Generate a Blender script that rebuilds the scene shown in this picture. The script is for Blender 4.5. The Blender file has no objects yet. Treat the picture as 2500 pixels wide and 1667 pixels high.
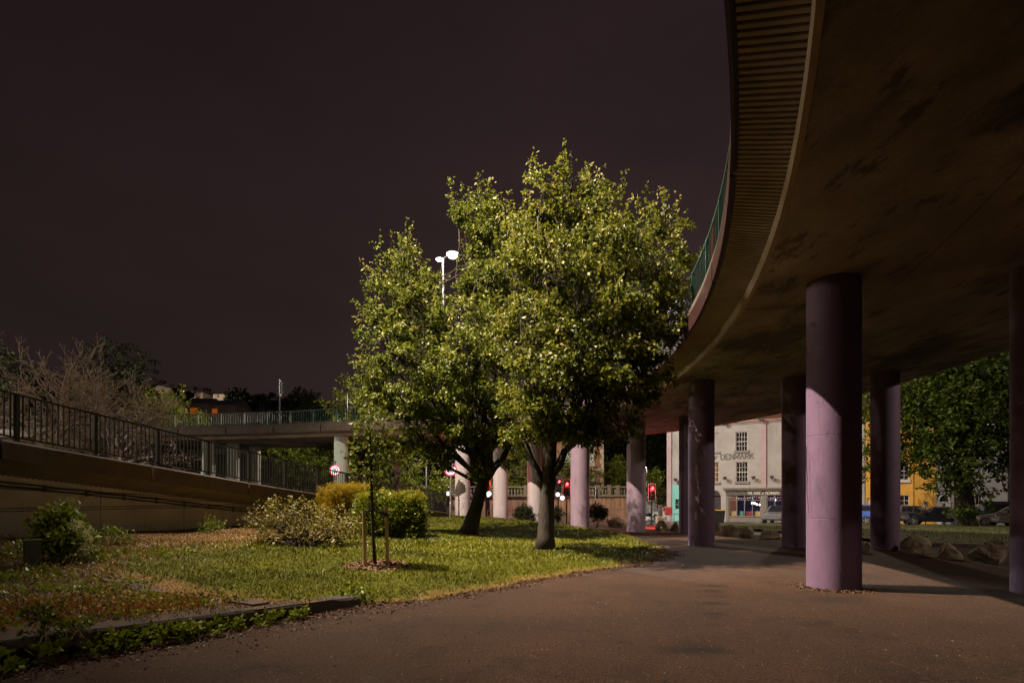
import bpy, bmesh, math, random
import numpy as np
from mathutils import Vector, Matrix
random.seed(7)
rng = np.random.default_rng(11)
scene = bpy.context.scene
COL = scene.collection
PI = math.pi

# ------------------------------------------------------------------ camera
F, U0, VH, CAMZ = 1389.0, 1250.0, 1212.0, 1.7
cam = bpy.data.cameras.new('camera')
cam.lens = 20.0; cam.sensor_width = 36.0; cam.shift_y = (VH - 833.5) / 2500.0
cam.clip_end = 3000; cam.clip_start = 0.05
camo = bpy.data.objects.new('camera', cam); COL.objects.link(camo)
camo.location = (0, 0, CAMZ); camo.rotation_euler = (PI / 2, 0, 0)
scene.camera = camo

# ------------------------------------------------------------------ sky
world = bpy.data.worlds.new('World'); scene.world = world; world.use_nodes = True
nt = world.node_tree; nt.nodes.clear()
def N(t, typ, **k):
    n = t.nodes.new(typ)
    for a, b in k.items(): setattr(n, a, b)
    return n
wo = N(nt, 'ShaderNodeOutputWorld'); wb = N(nt, 'ShaderNodeBackground')
tc = N(nt, 'ShaderNodeTexCoord'); sx = N(nt, 'ShaderNodeSeparateXYZ')
nt.links.new(tc.outputs['Generated'], sx.inputs[0])
rp = N(nt, 'ShaderNodeValToRGB')
E = rp.color_ramp.elements
E[0].position = 0.0; E[0].color = (0.0262, 0.0168, 0.0162, 1)
E[1].position = 1.0; E[1].color = (0.0120, 0.0068, 0.0080, 1)
e = E.new(0.35); e.color = (0.0262, 0.0158, 0.0158, 1)
e = E.new(0.62); e.color = (0.0175, 0.0098, 0.0112, 1)
nz = N(nt, 'ShaderNodeTexNoise'); nz.inputs['Scale'].default_value = 2.2; nz.inputs['Detail'].default_value = 3
mp = N(nt, 'ShaderNodeMapping'); mp.inputs['Scale'].default_value = (1, 1, 2.6)
nt.links.new(tc.outputs['Generated'], mp.inputs[0]); nt.links.new(mp.outputs[0], nz.inputs['Vector'])
mr = N(nt, 'ShaderNodeMapRange'); mr.inputs[3].default_value = 0.84; mr.inputs[4].default_value = 1.16
mr.inputs[1].default_value = 0.3; mr.inputs[2].default_value = 0.7
nt.links.new(nz.outputs['Fac'], mr.inputs[0])
nt.links.new(sx.outputs['Z'], rp.inputs[0]); nt.links.new(rp.outputs[0], wb.inputs[0])
az = N(nt, 'ShaderNodeMapRange'); az.inputs[1].default_value = -.75; az.inputs[2].default_value = .05; az.inputs[3].default_value = .62; az.inputs[4].default_value = 1.16
mm = N(nt, 'ShaderNodeMath', operation='MULTIPLY'); nt.links.new(sx.outputs['X'], az.inputs[0]); nt.links.new(az.outputs[0], mm.inputs[0]); nt.links.new(mr.outputs[0], mm.inputs[1])
nt.links.new(mm.outputs[0], wb.inputs[1]); nt.links.new(wb.outputs[0], wo.inputs[0])

scene.view_settings.view_transform = 'Standard'; scene.view_settings.look = 'None'
scene.view_settings.exposure = 0.0; scene.view_settings.gamma = 1.0
scene.view_settings.use_curve_mapping = False
scene.render.engine = 'CYCLES'
cy = scene.cycles
cy.use_denoising = True
try: cy.denoiser = 'OPENIMAGEDENOISE'
except Exception: pass
cy.max_bounces = 5; cy.diffuse_bounces = 3; cy.glossy_bounces = 3; cy.transmission_bounces = 4; cy.transparent_max_bounces = 6
cy.sample_clamp_indirect = 2.0; cy.sample_clamp_direct = 12.0
cy.caustics_reflective = False; cy.caustics_refractive = False

# lamp powers (the luminaires themselves are built further down, each with its own light)
WARMWHITE = (1.0, 0.80, 0.60); COOL = (1.0, 0.93, 0.86); SODIUM = (1.0, 0.55, 0.18)
PW = dict(mast=165000, twin=26000, rear=3000, road=2100, side=2700, far=3000, bank=9000, red=260)

# ------------------------------------------------------------------ projection helpers
def P(u, v, Y):
    return Vector(((u - U0) / F * Y, Y, CAMZ - (v - VH) / F * Y))
def PX(u, Y): return (u - U0) / F * Y
def PZ(v, Y): return CAMZ - (v - VH) / F * Y
def smooth(a, b, x):
    t = np.clip((x - a) / (b - a), 0, 1); return t * t * (3 - 2 * t)
def lerp(a, b, t): return a + (b - a) * t

def ground_z(x, y):
    x = np.asarray(x, float); y = np.asarray(y, float)
    right = -0.022 * np.clip(y - 22, 0, 40)
    left = 0.30 * smooth(14, 34, y)
    s = smooth(-4, 6, x)
    far = smooth(40, 60, y)
    left = left * (1 - far) + (-0.85) * far
    return left * (1 - s) + right * s

RAMP = [(-17.6, -6.0), (-14.6, 4.0), (-12.15, 13.5), (-11.35, 16.3), (-10.45, 19.2), (-9.6, 22.1), (-8.6, 24.8), (-6.4, 30.0), (-3.96, 35.5)]
def ramp_z(Y): return 3.08 - 0.108 * (Y - 13.5)
LX = [(-6, -13.5), (3, -7.0), (5.5, -4.95), (8.78, -2.33), (9.3, -1.2), (12.2, 1.16), (13.9, 2.9), (16.1, 4.4), (19, 5.1), (25, 4.9), (30, 2.7), (34, 0.4), (37.5, -2.0)]
def lawn_xr(Y):
    Y = np.asarray(Y, float)
    return np.interp(Y, [a for a, b in LX], [b for a, b in LX]) + smooth(9.0, 9.6, Y) * (.09 * np.sin(Y * 4.3) + .06 * np.sin(Y * 10.7 + 1) + .04 * np.sin(Y * 23.0))
def ramp_x(Y): return np.interp(Y, [b for a, b in RAMP], [a for a, b in RAMP])
def lawn_xl(Y): return ramp_x(Y) - 1.05
def lawn_z(x, y):
    xr = lawn_xr(y); xl = lawn_xl(y)
    t = np.clip((xr - x) / np.maximum(xr - xl, .5), 0, 1)
    e = np.interp(y, [0, 5.5, 8.4, 8.85, 20, 30, 37.5], [.34, .27, .16, -.012, .0, .16, .34])
    w = np.interp(y, [0, 5, 12, 20, 30, 37.5], [.5, .55, .62, .5, .42, .38])
    b = 0.02 * np.sin(x * 1.7 + y * .9) + .015 * np.sin(x * .6 - y * 2.1)
    return e + .05 * smooth(0, .04, t) * smooth(8.8, 9.1, y) + (w - e) * t ** 1.25 + b * smooth(0, .12, t) + np.minimum(0, 0)
def top_z(x, y):
    if y < 37.5 and lawn_xl(y) < x < lawn_xr(y): return max(float(lawn_z(x, y)), float(ground_z(x, y)))
    return float(ground_z(x, y))
def G(u, v, lift=0.0):
    """where the view ray through (u, v) meets the ground"""
    Y = 2.0
    while Y < 140:
        p = P(u, v, Y)
        if p.z <= top_z(p.x, p.y): break
        Y += 0.03
    return Vector((p.x, p.y, top_z(p.x, p.y) + lift))

# ------------------------------------------------------------------ object helpers
def mesh_from(name, V, Fc, mat=None, smooth_=False):
    me = bpy.data.meshes.new(name); me.from_pydata([tuple(v) for v in V], [], Fc)
    if mat:
        for m in (mat if isinstance(mat, (list, tuple)) else [mat]): me.materials.append(m)
    if smooth_: me.polygons.foreach_set('use_smooth', [True] * len(me.polygons))
    me.update(); return me
def link(name, me, parent=None, loc=None, rz=None, kind=None):
    o = bpy.data.objects.new(name, me); COL.objects.link(o)
    if parent is not None: o.parent = parent
    if loc is not None: o.location = loc
    if rz is not None: o.rotation_euler = (0, 0, rz)
    if kind: o['kind'] = kind
    return o
def tag(o, label, cat, group=None):
    o['label'] = label; o['category'] = cat
    if group: o['group'] = group
    return o
def thing(name, label, cat, loc=(0, 0, 0), rz=0.0, group=None):
    o = bpy.data.objects.new(name, None); COL.objects.link(o); o.empty_display_size = .2
    o.location = loc; o.rotation_euler = (0, 0, rz)
    return tag(o, label, cat, group)
def wpos(o):
    p = Vector(o.location)
    while o.parent is not None: o = o.parent; p = p + Vector(o.location)
    return p

class MB:
    def __init__(s): s.V = []; s.F = []; s.M = []
    def add(s, V, Fc, mi=0, M=None):
        b = len(s.V)
        s.V += [tuple(M @ Vector(v)) if M is not None else tuple(v) for v in V]
        s.F += [tuple(i + b for i in f) for f in Fc]; s.M += [mi] * len(Fc); return s
    def box(s, c, d, M=None, mi=0):
        x, y, z = [a / 2 for a in d]
        V = [(c[0] + i * x, c[1] + j * y, c[2] + k * z) for k in (-1, 1) for j in (-1, 1) for i in (-1, 1)]
        return s.add(V, [(0, 2, 3, 1), (4, 5, 7, 6), (0, 1, 5, 4), (2, 6, 7, 3), (0, 4, 6, 2), (1, 3, 7, 5)], mi, M)
    def span(s, a, b, M=None, mi=0):
        return s.box([(p + q) / 2 for p, q in zip(a, b)], [abs(q - p) for p, q in zip(a, b)], M, mi)
    def tube(s, pts, rad, n=8, M=None, mi=0, cap=True):
        pts = [Vector(p) for p in pts]
        rad = rad if isinstance(rad, (list, tuple)) else [rad] * len(pts)
        V = []; Fc = []; ref = None
        for i, p in enumerate(pts):
            t = (pts[min(i + 1, len(pts) - 1)] - pts[max(i - 1, 0)]).normalized()
            if ref is None: ref = Vector((1, 0, 0)) if abs(t.x) < .8 else Vector((0, 1, 0))
            a = (ref - t * ref.dot(t)).normalized(); ref = a; b = t.cross(a)
            for k in range(n):
                w = 2 * PI * k / n
                V.append(p + (a * math.cos(w) + b * math.sin(w)) * rad[i])
        for i in range(len(pts) - 1):
            for k in range(n):
                k2 = (k + 1) % n
                Fc.append((i * n + k, i * n + k2, (i + 1) * n + k2, (i + 1) * n + k))
        if cap: Fc += [tuple(range(n))[::-1], tuple((len(pts) - 1) * n + k for k in range(n))]
        return s.add(V, Fc, mi, M)
    def lathe(s, c, prof, n=24, M=None, mi=0):
        V = []; Fc = []
        for r, z in prof:
            for k in range(n):
                w = 2 * PI * k / n; V.append((c[0] + r * math.cos(w), c[1] + r * math.sin(w), c[2] + z))
        for i in range(len(prof) - 1):
            for k in range(n):
                k2 = (k + 1) % n; Fc.append((i * n + k, i * n + k2, (i + 1) * n + k2, (i + 1) * n + k))
        Fc.append(tuple(range(n))[::-1]); Fc.append(tuple((len(prof) - 1) * n + k for k in range(n)))
        return s.add(V, Fc, mi, M)
    def prism(s, poly, z0, z1, axis='z', M=None, mi=0):
        n = len(poly)
        def q(a, b, c): return (a, b, c) if axis == 'z' else (a, c, b)
        V = [q(a, b, z0) for a, b in poly] + [q(a, b, z1) for a, b in poly]
        Fc = [tuple(range(n))[::-1], tuple(range(n, 2 * n))] + [(i, (i + 1) % n, n + (i + 1) % n, n + i) for i in range(n)]
        return s.add(V, Fc, mi, M)
    def stroke(s, pts, w, y0, y1, M=None, mi=0):
        """thick 2-D line in the x-z plane, extruded from y0 to y1"""
        pts = [Vector((p[0], p[1])) for p in pts]
        L = []; R = []
        for i, p in enumerate(pts):
            t = (pts[min(i + 1, len(pts) - 1)] - pts[max(i - 1, 0)]).normalized(); nn = Vector((-t.y, t.x)) * w / 2
            L.append(p + nn); R.append(p - nn)
        V = []
        for a, b in zip(L, R): V += [(a.x, y0, a.y), (b.x, y0, b.y), (a.x, y1, a.y), (b.x, y1, b.y)]
        Fc = []
        for i in range(len(pts) - 1):
            o = 4 * i; q = o + 4
            Fc += [(o, o + 1, q + 1, q), (o + 2, q + 2, q + 3, o + 3), (o, q, q + 2, o + 2), (o + 1, o + 3, q + 3, q + 1)]
        e = 4 * (len(pts) - 1)
        Fc += [(0, 2, 3, 1), (e, e + 1, e + 3, e + 2)]
        return s.add(V, Fc, mi, M)
    def build(s, name, mat, parent=None, w=False, smooth_=False, kind=None, loc=None, rz=None, bevel=0):
        V = s.V
        if w and parent is not None:
            o = wpos(parent); V = [(a - o.x, b - o.y, c - o.z) for a, b, c in V]
        me = mesh_from(name, V, s.F, mat, smooth_)
        if isinstance(mat, (list, tuple)): me.polygons.foreach_set('material_index', s.M)
        if bevel:
            bm = bmesh.new(); bm.from_mesh(me)
            bmesh.ops.bevel(bm, geom=[e for e in bm.edges if e.is_manifold and e.calc_face_angle(0) > .6], offset=bevel, segments=1, affect='EDGES')
            bm.to_mesh(me); bm.free()
        return link(name, me, parent, loc, rz, kind)

# vectorised geometry for foliage
def np_mesh(name, V, quads, mat, smooth_=False, attr=None):
    me = bpy.data.meshes.new(name)
    nv = len(V); nf = len(quads); k = quads.shape[1]
    me.vertices.add(nv); me.vertices.foreach_set('co', np.ascontiguousarray(V, dtype=np.float32).ravel())
    me.loops.add(nf * k); me.loops.foreach_set('vertex_index', np.ascontiguousarray(quads, dtype=np.int32).ravel())
    me.polygons.add(nf); me.polygons.foreach_set('loop_start', np.arange(0, nf * k, k, dtype=np.int32))
    try: me.polygons.foreach_set('loop_total', np.full(nf, k, dtype=np.int32))
    except Exception: pass
    me.materials.append(mat)
    if smooth_: me.polygons.foreach_set('use_smooth', np.ones(nf, dtype=bool))
    if attr is None and mat.get('clustered'): r_ = np.repeat(rng.random(nf), nv // nf)[:, None]; attr = np.concatenate([r_, r_, r_, np.ones_like(r_)], 1)
    if attr is not None:
        a = me.attributes.new('tint', 'FLOAT_COLOR', 'POINT'); a.data.foreach_set('color', np.ascontiguousarray(attr, dtype=np.float32).ravel())
    me.update(calc_edges=True); me.validate(); return me
def unit(a): return a / np.maximum(np.linalg.norm(a, axis=1, keepdims=True), 1e-6)
def leaf_geo(C, D, S, wid=.29, fold=.14):
    n = len(C); D = unit(D)
    R = unit(np.cross(D, rng.normal(size=(n, 3)))); Up = np.cross(R, D)
    S = S[:, None]
    mid = C + D * S * .45
    V = np.stack([C, mid + R * S * wid + Up * S * fold, C + D * S, mid - R * S * wid + Up * S * fold], 1).reshape(-1, 3)
    Q = np.arange(4 * n).reshape(n, 4); return V, Q
def seg_geo(P0, P1, r0, r1, k=4):
    n = len(P0); T = unit(P1 - P0); ref = np.where(np.abs(T[:, :1]) < .8, [[1., 0, 0]], [[0, 1., 0]])
    A = unit(np.cross(T, ref)); B = np.cross(T, A)
    V = []
    for Pq, r in ((P0, r0), (P1, r1)):
        for j in range(k):
            w = 2 * PI * j / k; V.append(Pq + (A * math.cos(w) + B * math.sin(w)) * r[:, None])
    V = np.stack(V, 1).reshape(-1, 3)
    base = (np.arange(n) * 2 * k)[:, None]
    Q = np.concatenate([np.stack([base[:, 0] + j, base[:, 0] + (j + 1) % k, base[:, 0] + k + (j + 1) % k, base[:, 0] + k + j], 1) for j in range(k)])
    return V, Q
def join_geo(L):
    Vs = []; Qs = []; b = 0
    for V, Q in L:
        Vs.append(V); Qs.append(Q + b); b += len(V)
    return np.concatenate(Vs), np.concatenate(Qs)
# ------------------------------------------------------------------ materials
MATS = {}
def mat(name, col, rough=.7, var=.25, scale=4.0, bump=0.0, bscale=40.0, metal=0.0, spec=.5, stretch=None, col2=None, coat=0.0, emit=None, estr=0.0, patches=None, speck=None, blotch=None):
    if name in MATS: return MATS[name]
    m = bpy.data.materials.new(name); m.use_nodes = True; t = m.node_tree; b = t.nodes['Principled BSDF']
    b.inputs['Roughness'].default_value = rough; b.inputs['Metallic'].default_value = metal
    b.inputs['Specular IOR Level'].default_value = spec
    if coat: b.inputs['Coat Weight'].default_value = coat; b.inputs['Coat Roughness'].default_value = .08
    tc = N(t, 'ShaderNodeTexCoord'); mp = N(t, 'ShaderNodeMapping')
    if stretch: mp.inputs['Scale'].default_value = stretch
    t.links.new(tc.outputs['Object'], mp.inputs[0])
    nz = N(t, 'ShaderNodeTexNoise'); nz.inputs['Scale'].default_value = scale; nz.inputs['Detail'].default_value = 7; nz.inputs['Roughness'].default_value = .62
    t.links.new(mp.outputs[0], nz.inputs['Vector'])
    r = N(t, 'ShaderNodeValToRGB'); e = r.color_ramp.elements
    e[0].position = .3; e[1].position = .7
    c2 = col2 or tuple(min(1, c * (1 + var)) for c in col); c1 = col if col2 else tuple(c * (1 - var) for c in col)
    e[0].color = (*c1, 1); e[1].color = (*c2, 1)
    t.links.new(nz.outputs['Fac'], r.inputs[0]); out = r.outputs[0]
    for (bs, lo, hi, dk, sv) in (blotch or ()):      # (scale, threshold from, to, darkness, stretch): stains and mould with a shape of their own
        bmp = N(t, 'ShaderNodeMapping'); bmp.inputs['Scale'].default_value = sv; bmp.inputs['Location'].default_value = (bs * 3.1, bs, 7.7)
        t.links.new(tc.outputs['Object'], bmp.inputs[0])
        nb_ = N(t, 'ShaderNodeTexNoise'); nb_.inputs['Scale'].default_value = bs; nb_.inputs['Detail'].default_value = 8; nb_.inputs['Roughness'].default_value = .68
        t.links.new(bmp.outputs[0], nb_.inputs['Vector'])
        mb_ = N(t, 'ShaderNodeMapRange'); mb_.inputs[1].default_value = lo; mb_.inputs[2].default_value = hi; mb_.inputs[3].default_value = 1; mb_.inputs[4].default_value = dk
        t.links.new(nb_.outputs['Fac'], mb_.inputs[0])
        vb_ = N(t, 'ShaderNodeVectorMath', operation='SCALE'); t.links.new(out, vb_.inputs[0]); t.links.new(mb_.outputs[0], vb_.inputs['Scale']); out = vb_.outputs[0]
    if speck:
        ns = N(t, 'ShaderNodeTexNoise'); ns.inputs['Scale'].default_value = speck[0]; ns.inputs['Detail'].default_value = 3; ns.inputs['Roughness'].default_value = .8
        t.links.new(tc.outputs['Object'], ns.inputs['Vector'])
        ms_ = N(t, 'ShaderNodeMapRange'); ms_.inputs[1].default_value = .32; ms_.inputs[2].default_value = .68; ms_.inputs[3].default_value = 1 - speck[1]; ms_.inputs[4].default_value = 1 + speck[1]
        t.links.new(ns.outputs['Fac'], ms_.inputs[0])
        vs_ = N(t, 'ShaderNodeVectorMath', operation='SCALE'); t.links.new(out, vs_.inputs[0]); t.links.new(ms_.outputs[0], vs_.inputs['Scale']); out = vs_.outputs[0]
    if patches:                        # stains with a shape of their own: (x, y, half width, half length, darkness)
        geo = N(t, 'ShaderNodeTexCoord')
        wob = N(t, 'ShaderNodeTexNoise'); wob.inputs['Scale'].default_value = 5.0; wob.inputs['Detail'].default_value = 4
        t.links.new(geo.outputs['Object'], wob.inputs['Vector'])
        for (px, py, hx, hy, dk) in patches:
            mm = N(t, 'ShaderNodeMapping'); mm.vector_type = 'POINT'
            mm.inputs['Location'].default_value = (-px / hx, -py / hy, 0); mm.inputs['Scale'].default_value = (1 / hx, 1 / hy, 0)
            t.links.new(geo.outputs['Object'], mm.inputs[0])
            ln = N(t, 'ShaderNodeVectorMath', operation='LENGTH'); t.links.new(mm.outputs[0], ln.inputs[0])
            ad = N(t, 'ShaderNodeMath', operation='ADD'); t.links.new(ln.outputs['Value'], ad.inputs[0]); t.links.new(wob.outputs['Fac'], ad.inputs[1])
            mr = N(t, 'ShaderNodeMapRange'); mr.inputs[1].default_value = .85; mr.inputs[2].default_value = 1.7; mr.inputs[3].default_value = dk; mr.inputs[4].default_value = 1
            t.links.new(ad.outputs[0], mr.inputs[0])
            mx = N(t, 'ShaderNodeVectorMath', operation='SCALE'); t.links.new(out, mx.inputs[0]); t.links.new(mr.outputs[0], mx.inputs['Scale']); out = mx.outputs[0]
    t.links.new(out, b.inputs['Base Color'])
    if bump:
        n2 = N(t, 'ShaderNodeTexNoise'); n2.inputs['Scale'].default_value = bscale; n2.inputs['Detail'].default_value = 6
        t.links.new(mp.outputs[0], n2.inputs['Vector'])
        bp = N(t, 'ShaderNodeBump'); bp.inputs['Strength'].default_value = bump; bp.inputs['Distance'].default_value = .02
        t.links.new(n2.outputs['Fac'], bp.inputs['Height']); t.links.new(bp.outputs[0], b.inputs['Normal'])
    if emit: b.inputs['Emission Color'].default_value = (*emit, 1); b.inputs['Emission Strength'].default_value = estr
    MATS[name] = m; return m
def leafmat(name, cols, rough=.42, trans=.3, spec=.26):
    if name in MATS: return MATS[name]
    m = bpy.data.materials.new(name); m.use_nodes = True; t = m.node_tree; b = t.nodes['Principled BSDF']; out = t.nodes['Material Output']
    g = N(t, 'ShaderNodeNewGeometry'); r = N(t, 'ShaderNodeValToRGB'); e = r.color_ramp.elements
    e[0].color = (*cols[0], 1); e[1].color = (*cols[-1], 1)
    for i, c in enumerate(cols[1:-1]):
        q = e.new((i + 1) / (len(cols) - 1)); q.color = (*c, 1)
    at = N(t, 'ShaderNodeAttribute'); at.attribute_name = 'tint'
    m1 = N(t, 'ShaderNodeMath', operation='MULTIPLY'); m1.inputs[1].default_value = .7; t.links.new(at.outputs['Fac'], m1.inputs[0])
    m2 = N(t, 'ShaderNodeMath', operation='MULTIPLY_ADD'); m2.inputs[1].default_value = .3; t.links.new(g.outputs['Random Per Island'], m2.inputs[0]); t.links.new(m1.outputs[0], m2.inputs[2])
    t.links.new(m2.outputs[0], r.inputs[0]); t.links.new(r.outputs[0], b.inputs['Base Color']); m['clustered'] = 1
    b.inputs['Roughness'].default_value = rough; b.inputs['Specular IOR Level'].default_value = spec
    tr = N(t, 'ShaderNodeBsdfTranslucent'); t.links.new(r.outputs[0], tr.inputs[0])
    ms = N(t, 'ShaderNodeMixShader'); ms.inputs[0].default_value = trans
    t.links.new(b.outputs[0], ms.inputs[1]); t.links.new(tr.outputs[0], ms.inputs[2]); t.links.new(ms.outputs[0], out.inputs[0])
    MATS[name] = m; return m
def tintmat(name, rough=.6, trans=.0, bump=0.0, bscale=30., mottle=.0):
    if name in MATS: return MATS[name]
    m = bpy.data.materials.new(name); m.use_nodes = True; t = m.node_tree; b = t.nodes['Principled BSDF']
    a = N(t, 'ShaderNodeAttribute'); a.attribute_name = 'tint'; out = a.outputs['Color']
    tc = N(t, 'ShaderNodeTexCoord')
    if mottle:
        nz = N(t, 'ShaderNodeTexNoise'); nz.inputs['Scale'].default_value = 9; nz.inputs['Detail'].default_value = 8; nz.inputs['Roughness'].default_value = .7
        t.links.new(tc.outputs['Object'], nz.inputs['Vector'])
        mr = N(t, 'ShaderNodeMapRange'); mr.inputs[1].default_value = .3; mr.inputs[2].default_value = .7; mr.inputs[3].default_value = 1 - mottle; mr.inputs[4].default_value = 1 + mottle
        t.links.new(nz.outputs['Fac'], mr.inputs[0])
        vs = N(t, 'ShaderNodeVectorMath', operation='SCALE'); t.links.new(out, vs.inputs[0]); t.links.new(mr.outputs[0], vs.inputs['Scale']); out = vs.outputs[0]
    t.links.new(out, b.inputs['Base Color']); b.inputs['Roughness'].default_value = rough; b.inputs['Specular IOR Level'].default_value = .15
    if bump:
        n2 = N(t, 'ShaderNodeTexNoise'); n2.inputs['Scale'].default_value = bscale; n2.inputs['Detail'].default_value = 6
        t.links.new(tc.outputs['Object'], n2.inputs['Vector'])
        bp = N(t, 'ShaderNodeBump'); bp.inputs['Strength'].default_value = bump; bp.inputs['Distance'].default_value = .03
        t.links.new(n2.outputs['Fac'], bp.inputs['Height']); t.links.new(bp.outputs[0], b.inputs['Normal'])
    MATS[name] = m; return m
def glow(name, col, s):
    if name in MATS: return MATS[name]
    m = bpy.data.materials.new(name); m.use_nodes = True; b = m.node_tree.nodes['Principled BSDF']
    b.inputs['Base Color'].default_value = (*[min(.8, c) for c in col], 1); b.inputs['Emission Color'].default_value = (*col, 1); b.inputs['Emission Strength'].default_value = s
    MATS[name] = m; return m
def glassmat(name='window_glass', col=(.02, .02, .025), rough=.04):
    return mat(name, col, rough, .2, 1.0, spec=.7)

M_CONC = mat('weathered_concrete', (.22, .185, .15), .85, .5, 1.1, .25, 14, col2=(.34, .27, .20))
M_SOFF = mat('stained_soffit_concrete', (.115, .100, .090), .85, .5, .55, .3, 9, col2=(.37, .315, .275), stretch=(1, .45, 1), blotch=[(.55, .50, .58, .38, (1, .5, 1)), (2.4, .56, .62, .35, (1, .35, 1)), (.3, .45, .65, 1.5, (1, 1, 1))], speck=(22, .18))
M_RIB = mat('ribbed_concrete', (.25, .21, .17), .85, .3, 2.2, .3, 25, col2=(.38, .325, .26))
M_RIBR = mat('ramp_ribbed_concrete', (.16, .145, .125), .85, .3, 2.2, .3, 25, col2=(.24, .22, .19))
M_LIP = mat('edge_beam_concrete', (.34, .27, .19), .8, .3, 2.0, .2, 20, col2=(.44, .35, .25))
M_FASC = mat('dirty_fascia_concrete', (.060, .044, .036), .75, .3, 2.0, .3, 18, col2=(.11, .08, .064))
M_WALLC = mat('retaining_wall_concrete', (.38, .35, .32), .85, .3, .8, .3, 16, col2=(.52, .485, .445), blotch=[(1.2, .55, .66, .6, (1, 1, .5)), (5, .6, .7, .7, (1, 1, .1))])
M_KERBC = mat('kerb_concrete', (.075, .060, .046), .8, .3, 2.0, .2, 20)
M_FASCREDLIT = mat('red_lit_fascia', (.016, .006, .006), .45, .4, 1.2, .2, 18, col2=(.030, .007, .008))  # red light spill on the fascia, put into its base colour
M_PURP = mat('purple_masonry_paint', (.140, .086, .158), .7, .08, 2.6, .14, 26, col2=(.172, .107, .192), stretch=(1, 1, .5), blotch=[(2.2, .56, .66, .72, (1, 1, .45)), (9, .62, .68, .7, (1, 1, .5)), (7, .57, .70, .75, (1, 1, .06)), (1.3, .5, .7, 1.18, (1, 1, .6))])
M_LILAC = mat('pale_lilac_masonry_paint', (.29, .215, .30), .6, .1, 2.6, .15, 26, col2=(.34, .255, .345), stretch=(1, 1, .5), blotch=[(2.2, .56, .66, .75, (1, 1, .45)), (7, .57, .70, .75, (1, 1, .06))])
M_PALE = mat('pale_pink_grey_paint', (.50, .44, .49), .6, .1, 2.2, .15, 26, col2=(.58, .52, .57), stretch=(1, 1, .5), blotch=[(2.2, .56, .66, .75, (1, 1, .45)), (7, .57, .70, .75, (1, 1, .06))])
M_TEAL = mat('pale_green_paint', (.45, .56, .50), .6, .1, 2.2, .15, 26, col2=(.55, .66, .60), blotch=[(2.2, .56, .66, .75, (1, 1, .45)), (7, .57, .70, .75, (1, 1, .06))])
M_GREENRAIL = mat('dark_green_gloss_paint', (.0025, .0065, .0055), .5, .3, 6, .1, 60)
M_REDRAIL = mat('rust_red_railing', (.12, .045, .03), .45, .3, 6, .1, 60)
M_GREENFLY = mat('lit_green_parapet', (.010, .042, .032), .45, .3, 6, .1, 60)  # brighter railing green: the lamp light on the flyover railing is in the colour
M_BLACK = mat('black_metal', (.02, .02, .021), .4, .3, 6)
M_GALV = mat('galvanised_steel', (.36, .36, .37), .38, .25, 8, .05, 60, metal=.75)
M_BARK = mat('tree_bark', (.012, .0085, .006), .9, .4, 5, 1.0, 18, col2=(.032, .024, .017), stretch=(1, 1, .25))
M_BARKL = mat('pale_twig_bark', (.10, .066, .045), .8, .4, 5, .4, 18, col2=(.19, .13, .09))
M_STAKE = mat('pine_stake_wood', (.27, .19, .085), .75, .3, 3, .2, 30, stretch=(1, 1, .12), col2=(.40, .29, .13))
M_WHITEP = mat('cream_render', (.34, .315, .29), .8, .1, .9, .1, 20, col2=(.43, .40, .37), blotch=[(.8, .55, .68, .85, (1, 1, .4)), (5, .6, .7, .8, (1, 1, .08))])
M_LILACP = mat('dusty_pink_pilaster_paint', (.44, .31, .32), .7, .1, 1.5)
M_TEALP = mat('turquoise_render', (.20, .52, .47), .7, .1, 1.5)
M_GREYSH = mat('grey_green_shopfront_paint', (.19, .175, .15), .55, .15, 3)
M_YELLOW = mat('ochre_yellow_render', (.62, .33, .05), .8, .1, .9, .1, 20, col2=(.72, .40, .07))
M_GREYW = mat('pale_grey_render', (.50, .47, .45), .8, .1, .9, .1, 20)
M_BRICK = mat('red_brick', (.21, .085, .05), .85, .35, 9, .4, 30, col2=(.32, .14, .085))
M_STONE = mat('pale_limestone', (.46, .38, .27), .85, .25, 3, .3, 18)
M_FRAME = mat('white_window_paint', (.62, .58, .52), .5, .08, 4)
M_GLASS = glassmat()
M_LETTER = mat('grey_raised_lettering', (.17, .155, .135), .6, .1, 4)
M_LETTERW = mat('cream_shop_lettering', (.55, .50, .44), .6, .1, 4)
M_ROCK = mat('grey_boulder_rock', (.07, .056, .042), .85, .4, 2.2, 1.0, 5, col2=(.42, .33, .23))
M_DSTONE = mat('dark_limestone', (.085, .064, .044), .85, .3, 3, .3, 18, col2=(.14, .11, .075))  # darker limestone for the balustrade and the stone building
M_TIMBER = mat('brown_timber_boards', (.13, .065, .035), .85, .4, 2.0, .4, 16, stretch=(2, 2, .2), col2=(.27, .15, .085))
M_SOIL = mat('dark_soil', (.05, .035, .025), .95, .5, 6, .8, 24)
M_RUBBER = mat('tyre_rubber', (.015, .015, .015), .7, .3, 8)
M_ALLOY = mat('alloy_wheel_metal', (.5, .5, .52), .25, .1, 8, metal=.8)
M_ROOF = mat('dark_slate_roof', (.05, .042, .04), .7, .35, 4, .3, 14)

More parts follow.
